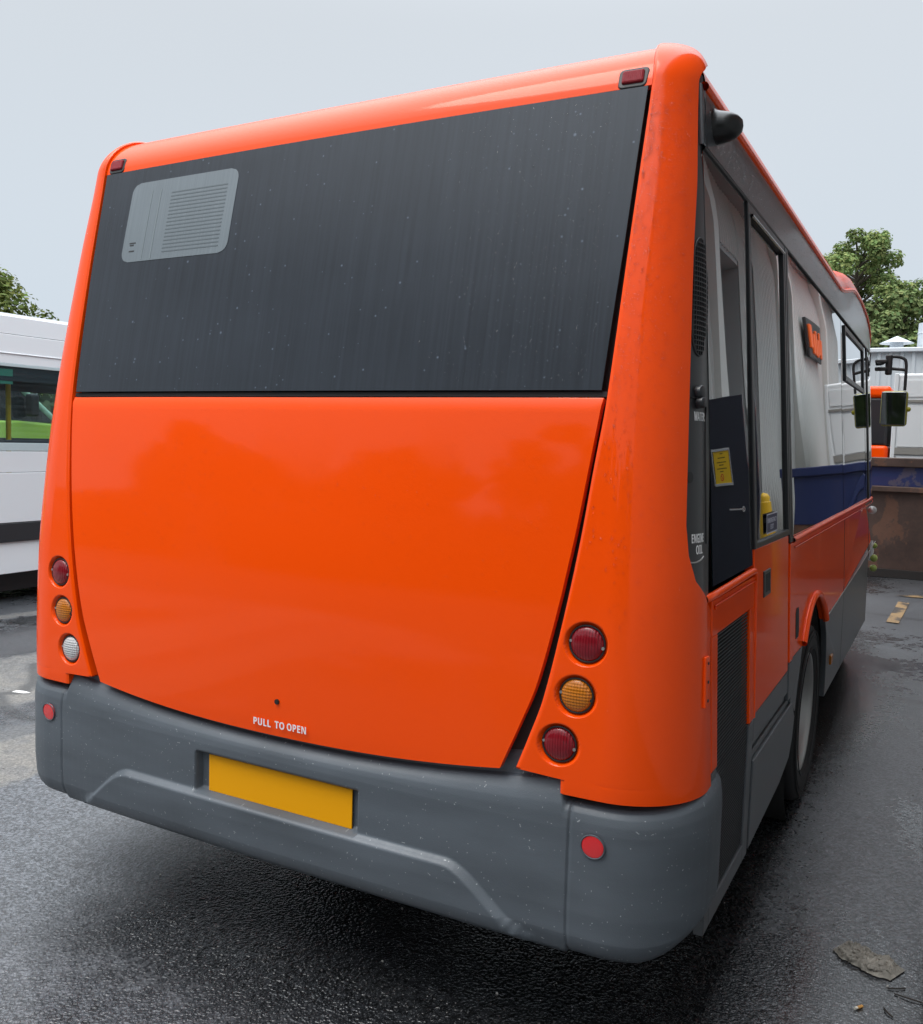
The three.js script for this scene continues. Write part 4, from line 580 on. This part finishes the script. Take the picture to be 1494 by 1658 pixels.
  const n = part('window_poster', box(0.004, 0.13, 0.15, X - 0.052, 1.972, -3.03), M({ color: lin(0.06, 0.27, 0.2), roughness: 0.5 }), v);
}
{
  const g = thing('green_van', 'lime green van parked beyond the white minibus', 'van', [-9.2, 0, 0]);
  const lime = M({ color: lin(0.42, 0.62, 0.07), roughness: 0.3, clearcoat: 0.8 }), sh = (pts, th, m, name, x) => { const q = new THREE.Shape(pts.map(([z, y]) => new THREE.Vector2(-z, y))); const e = new THREE.ExtrudeGeometry(q, { depth: th, bevelEnabled: true, bevelSize: 0.03, bevelThickness: 0.03, bevelOffset: -0.03, bevelSegments: 3 }); const p = e.attributes.position; for (let i = 0; i < p.count; i++) { const a = p.getX(i), y = p.getY(i), d = p.getZ(i); p.setXYZ(i, x + d - 0.1 * Math.max(0, y - 1.6) * Math.sign(d - th / 2), y, -a); } e.computeVertexNormals(); return part(name, e, m, g); };
  const dz = -0.15;
  sh([[-0.4, 0.45], [-0.4, 1.55], [-5.6 + dz, 1.64], [-6.3 + dz, 1.60], [-6.9 + dz, 1.5], [-7.25 + dz, 1.36], [-7.4 + dz, 1.0], [-7.4 + dz, 0.5]], 1.9, lime, 'lower_body', -1.9);
  sh([[-0.45, 1.58], [-0.55, 2.45], [-4.9 + dz, 2.45], [-5.3 + dz, 2.35], [-6.15 + dz, 1.62]], 1.84, M({ color: lin(0.015, 0.02, 0.022), roughness: 0.06, clearcoat: 1 }), 'glazing', -1.87);
  sh([[-0.42, 2.36], [-0.5, 2.55], [-4.7 + dz, 2.55], [-5.25 + dz, 2.37]], 1.84, lime, 'roof', -1.87);
  part('pillar', [tube([[-0.07, 2.40, -5.25 + dz], [-0.02, 1.61, -6.2 + dz]], 0.045, 4, 8), tube([[-0.07, 2.40, -4.3], [0.0, 1.6, -4.4]], 0.05, 4, 8)], M({ color: lin(0.4, 0.6, 0.45), roughness: 0.4 }), g);
  part('door_mirror', rbox(0.16, 0.3, 0.12, 0.04, 0.12, 1.85, -5.7 + dz), mt.black, g);
  for (const x of [-1.75, -0.15]) for (const z of [-1.5, -6.2]) part('wheel', new THREE.CylinderGeometry(0.37, 0.37, 0.24, 28).rotateZ(Math.PI / 2).translate(x, 0.37, z), mt.rubber, g);
}
// ---------------------------------------------------------------- trees
const bark = M({ color: lin(0.07, 0.055, 0.04), roughness: 0.95 });
const leafM = M({ color: 0xffffff, vertexColors: true, roughness: 0.85, specularIntensity: 0.15, transmission: 0.3, thickness: 0, side: THREE.DoubleSide });
function tree(name, label, [x, z], H, R, { seed = 1, n = 7000, leaf = 0.26, base = 0.25, tint = [0.055, 0.085, 0.022], group, lobes = 26, tall = 0.5 } = {}) {
  const r = rng(seed), t = thing(name, label, 'tree', [x, 0, z], group), limbs = [], L = [];
  const cyl = (a, b, ra, rb) => { const A = new THREE.Vector3(...a), B = new THREE.Vector3(...b), d = B.clone().sub(A), g = new THREE.CylinderGeometry(rb, ra, d.length(), 7, 1); g.translate(0, d.length() / 2, 0); g.applyQuaternion(new THREE.Quaternion().setFromUnitVectors(new THREE.Vector3(0, 1, 0), d.normalize())); g.translate(...a); limbs.push(g); };
  const tr = 0.018 * H + 0.08; cyl([0, 0, 0], [0.1, H * 0.45, 0], tr, tr * 0.7); cyl([0.1, H * 0.45, 0], [0, H * 0.9, 0.1], tr * 0.7, tr * 0.15);
  for (let k = 0; k < lobes; k++) {
    const v = Math.pow(r(), 0.85), y = H * mix(base, 0.97, v), env = R * Math.pow(Math.sin(Math.PI * clamp(mix(0.18, 0.93, v))), 0.7), a = r() * 6.283, q = env * (0.25 + 0.75 * Math.sqrt(r())), p = [Math.cos(a) * q, y - R * 0.12 * r(), Math.sin(a) * q];
    L.push([p, R * (0.16 + 0.20 * r()) * (1 - 0.35 * v)]); cyl([0.05, Math.min(H * 0.85, Math.max(H * 0.16, y - q * 0.8)), 0.05], p, tr * 0.28, tr * 0.05);
  }
  part('trunk', limbs, bark, t);
  const pos = [], col = [], nor = [], tot = L.reduce((s, l) => s + l[1] ** 2, 0);
  for (const [p, rr] of L) {
    const m = Math.round(n * rr * rr / tot), tone = 0.75 + 0.5 * r();
    for (let k = 0; k < m; k++) {
      let d = new THREE.Vector3(r() * 2 - 1, r() * 2 - 1, r() * 2 - 1); if (d.length() < 0.05) d.set(0, 1, 0); d.normalize();
      const q = rr * (0.45 + 0.75 * Math.pow(r(), 0.6)), c = new THREE.Vector3(p[0] + d.x * q, p[1] + d.y * q * 0.8, p[2] + d.z * q);
      const nn = d.clone().multiplyScalar(0.7).add(new THREE.Vector3(r() - 0.5, r() * 0.9, r() - 0.5)).normalize(), a = new THREE.Vector3(r() - 0.5, r() - 0.5, r() - 0.5).cross(nn).normalize(), b = nn.clone().cross(a), s = leaf * (0.6 + 0.8 * r()), w = s * 0.42;
      const P0 = c.clone().addScaledVector(a, -s * 0.5), P1 = c.clone().addScaledVector(b, w).addScaledVector(nn, 0.15 * w), P2 = c.clone().addScaledVector(a, s * 0.5), P3 = c.clone().addScaledVector(b, -w).addScaledVector(nn, 0.15 * w);
      for (const V of [P0, P1, P2, P0, P2, P3]) pos.push(V.x, V.y, V.z);
      const k2 = tone * (0.7 + 0.6 * r()), yl = 0.85 + 0.4 * r(); for (let i = 0; i < 6; i++) { col.push(tint[0] * k2 * yl, tint[1] * k2, tint[2] * k2); nor.push(nn.x, nn.y, nn.z); }
    }
  }
  const g = new THREE.BufferGeometry(); g.setAttribute('position', new THREE.Float32BufferAttribute(pos, 3)); g.setAttribute('color', new THREE.Float32BufferAttribute(col, 3));
  g.computeVertexNormals(); part('crown', g, leafM, t); return t;
}
tree('tree', 'tall leafy tree with a full rounded crown above the warehouse roof', [-2.9, -45], 12.4, 2.7, { seed: 11, n: 46000, leaf: 0.155, base: 0.3, lobes: 80, tint: [0.185, 0.25, 0.09] });
tree('tree', 'lower dark green tree beside the tall one above the warehouse roof', [0.9, -47], 10.3, 3.1, { seed: 23, n: 38000, leaf: 0.155, base: 0.25, lobes: 70, tint: [0.14, 0.195, 0.075] });
tree('tree', 'short bushy tree filling the gap under the taller crowns behind the warehouse', [-0.8, -43], 8.6, 2.6, { seed: 29, n: 18000, leaf: 0.19, base: 0.3, lobes: 44, tint: [0.145, 0.195, 0.075] });
tree('tree', 'dark spreading tree rising above the white minibus roof', [-21.6, -13.1], 5.95, 2.7, { seed: 37, n: 18000, leaf: 0.12, base: 0.3, lobes: 60, tint: [0.11, 0.145, 0.035] });
[[-16, 27, 8.5, 4.2], [-8.5, 30, 10.5, 4.6], [-1.5, 27, 7.5, 4.0], [-24, 24, 9, 4.4], [5, 31, 9.5, 4.5], [-12, 21, 6.2, 3.4], [-4.5, 24, 6.4, 3.6], [1.8, 23, 6.0, 3.4], [9.5, 26, 8.0, 4.2], [-20, 22, 7.0, 3.8]].forEach(([x, z, h, rr], i) => tree('yard_tree', 'broad leafy tree standing along the yard edge behind the bus', [x, z], h, rr, { seed: 51 + i, n: 4200, leaf: 0.5, base: 0.12, lobes: 30, tint: [0.045, 0.07, 0.02], group: 'trees along the yard edge behind the bus' }));
{ // hedge bank beyond the green van
  const r = rng(71), g = new THREE.PlaneGeometry(0.22, 0.12), N = 5200, im = new THREE.InstancedMesh(g, M({ color: lin(0.05, 0.085, 0.022), roughness: 0.7, side: THREE.DoubleSide }), N), mx = new THREE.Matrix4(), e = new THREE.Euler(), q = new THREE.Quaternion();
  for (let i = 0; i < N; i++) { e.set(r() * 6, r() * 6, r() * 6); q.setFromEuler(e); mx.compose(new THREE.Vector3(-17 - r() * 1.4, r() * 3.4 * (0.8 + 0.2 * Math.sin(i)), -1 - r() * 22), q, new THREE.Vector3(1, 1, 1).multiplyScalar(0.7 + r())); im.setMatrixAt(i, mx); }
  im.name = 'hedge'; im.userData = { kind: 'stuff', label: 'green leafy hedge bank beyond the parked vans', category: 'hedge' }; im.castShadow = im.receiveShadow = true; scene.add(im);
}
{ // unseen hedge added behind the camera to darken reflections in hatch and ground
  const r = rng(72), g = new THREE.PlaneGeometry(0.3, 0.18), N = 9000, im = new THREE.InstancedMesh(g, M({ color: lin(0.04, 0.07, 0.02), roughness: 0.8, side: THREE.DoubleSide }), N), mx = new THREE.Matrix4(), e = new THREE.Euler(), q = new THREE.Quaternion();
  for (let i = 0; i < N; i++) { e.set(r() * 6, r() * 6, r() * 6); q.setFromEuler(e); mx.compose(new THREE.Vector3(mix(-30, 16, r()), r() * 3.0, 18.2 + r() * 0.9), q, new THREE.Vector3(1, 1, 1).multiplyScalar(0.8 + r())); im.setMatrixAt(i, mx); }
  im.name = 'added_hedge'; im.userData = { kind: 'stuff', label: 'added unseen dark hedge behind the camera that darkens the hatch reflections', category: 'hedge' }; im.castShadow = im.receiveShadow = true; scene.add(im);
}
// ---------------------------------------------------------------- ground markings and litter
{
  const wear = tex(256, 256, (u, v) => { const k = sstep(0.38, 0.6, coarse(u, v) + 0.3 * (fine(u, v) - 0.5)); return [sRGB(mix(0.05, 0.30, k)), sRGB(mix(0.042, 0.19, k)), sRGB(mix(0.035, 0.085, k))]; }, { srgb: true, rep: [1, 1] });
  const m = M({ color: 0xffffff, map: wear, roughness: 0.45 }), q = (pts) => { const s = new THREE.Shape(pts.map(([x, z]) => new THREE.Vector2(x, -z))), g = new THREE.ShapeGeometry(s); g.rotateX(-Math.PI / 2); g.translate(0, 0.004, 0); return g; };
  struct('line_marking', q([[1.205, -6.95], [1.31, -6.93], [1.345, -8.25], [1.24, -8.27]]), m); struct('line_marking', q([[1.19, -8.72], [1.36, -8.70], [1.62, -8.75], [2.7, -8.72], [2.7, -8.86], [1.4, -8.88], [1.25, -8.80]]), m);
  { // crumpled rag
    const n = fbm(6, 4, 901), nx = 90, nz = 54, rows = [], uvs = []; for (let j = 0; j <= nz; j++) { const r = [], w = []; for (let i = 0; i <= nx; i++) { const u = i / nx, v = j / nz, tap = 0.55 + 0.45 * Math.sin(Math.PI * clamp(0.2 + u * 0.62)) + 0.12 * (n(u, 0.3) - 0.5), a = (u - 0.5) * 0.185, b = (v - 0.5) * 0.11 * tap + 0.05 * (n(u * 0.7, v) - 0.5), e = Math.min(u, 1 - u, v, 1 - v); const fold = Math.abs(Math.sin((u * 7 + v * 4 + 7 * n(u, v)) * 2.1)), fold2 = Math.abs(Math.sin((v * 6 - u * 5 + 6 * n(v, u)) * 2.3)); const h = 0.003 + (0.008 * fold + 0.006 * fold2 + 0.006 * n(u * 0.9, v * 0.9)) * sstep(0, 0.12, e); r.push([a, h, b]); w.push([u, v]); } rows.push(r); uvs.push(w); }
    const o = single('crumpled_rag', sheet(rows.map(r => r.slice().reverse()), uvs, null), M({ color: 0xffffff, map: tex(128, 128, (u, v) => { const k = 0.19 * (0.5 + coarse(u, v)); return [sRGB(k * 1.08), sRGB(k), sRGB(k * 0.86)]; }, { srgb: true }), roughness: 0.7, side: THREE.DoubleSide }), 'crumpled grey-brown rag lying flat on the wet tarmac', 'rag'); o.position.set(1.515, 0.001, -0.845); o.rotation.y = -0.42; }
  const bt = thing('cigarette_end', 'orange and white cigarette end lying by the crumpled rag', 'cigarette end', [1.511, 0.0045, -0.578]); bt.rotation.y = 0.9; part('filter', new THREE.CylinderGeometry(0.004, 0.004, 0.018, 12).rotateZ(Math.PI / 2).translate(0.009, 0, 0), M({ color: lin(0.5, 0.25, 0.06), roughness: 0.7 }), bt); part('paper', new THREE.CylinderGeometry(0.004, 0.0035, 0.010, 12).rotateZ(Math.PI / 2).translate(-0.005, 0, 0), M({ color: lin(0.6, 0.58, 0.52), roughness: 0.8 }), bt);
  const tw = M({ color: lin(0.02, 0.015, 0.012), roughness: 0.8 });
  [[1.60, -0.735, 0.5, 0.05], [1.64, -0.70, -0.1, 0.09], [1.585, -0.60, -1.0, 0.04]].forEach(([x, z, a, l]) => { const o = single('twig', tube([[-l / 2, 0.003, 0], [0, 0.005, 0.003], [l / 2, 0.003, -0.002]], 0.0022, 8, 6), tw, 'thin dark twig lying on the tarmac near the crumpled rag', 'twig', 'twigs near the rag'); o.position.set(x, 0, z); o.rotation.y = a; });
  { const sh = new THREE.Shape([[-0.05, -0.015], [0.03, -0.02], [0.06, 0.0], [0.0, 0.02], [-0.045, 0.018]].map(a => new THREE.Vector2(...a))), g = new THREE.ExtrudeGeometry(sh, { depth: 0.002, bevelEnabled: false }); g.rotateX(-Math.PI / 2); const o = single('paper_scrap', g, M({ color: lin(0.7, 0.7, 0.68), roughness: 0.8 }), 'white paper scrap on the cracked brown ground beside the bus', 'paper scrap'); o.position.set(-3.0, 0.001, -1.3); o.rotation.y = 0.3; }
  { // grit
    const r = rng(505), g = new THREE.DodecahedronGeometry(1, 0), N = 900, im = new THREE.InstancedMesh(g, M({ color: lin(0.16, 0.15, 0.14), roughness: 0.7 }), N), mx = new THREE.Matrix4(), q2 = new THREE.Quaternion();
    for (let i = 0; i < N; i++) { const s = 0.0012 + 0.0035 * r() ** 4; q2.setFromEuler(new THREE.Euler(r() * 6, r() * 6, r() * 6)); mx.compose(new THREE.Vector3(mix(-4, 2.2, r()), s * 0.5, mix(-3.5, 1.2, r())), q2, new THREE.Vector3(s, s * 0.7, s)); im.setMatrixAt(i, mx); im.setColorAt(i, lin(...[0.6, 1, 1.8, 3][Math.floor(r() * 4)] === undefined ? [1, 1, 1] : Array(3).fill([0.6, 1, 1.6, 2.6][Math.floor(r() * 4)]))); }
    im.name = 'grit'; im.userData = { kind: 'stuff', label: 'loose pale grit scattered on the tarmac', category: 'grit' }; im.castShadow = im.receiveShadow = true; scene.add(im); }
}
renderer.render(scene, camera);
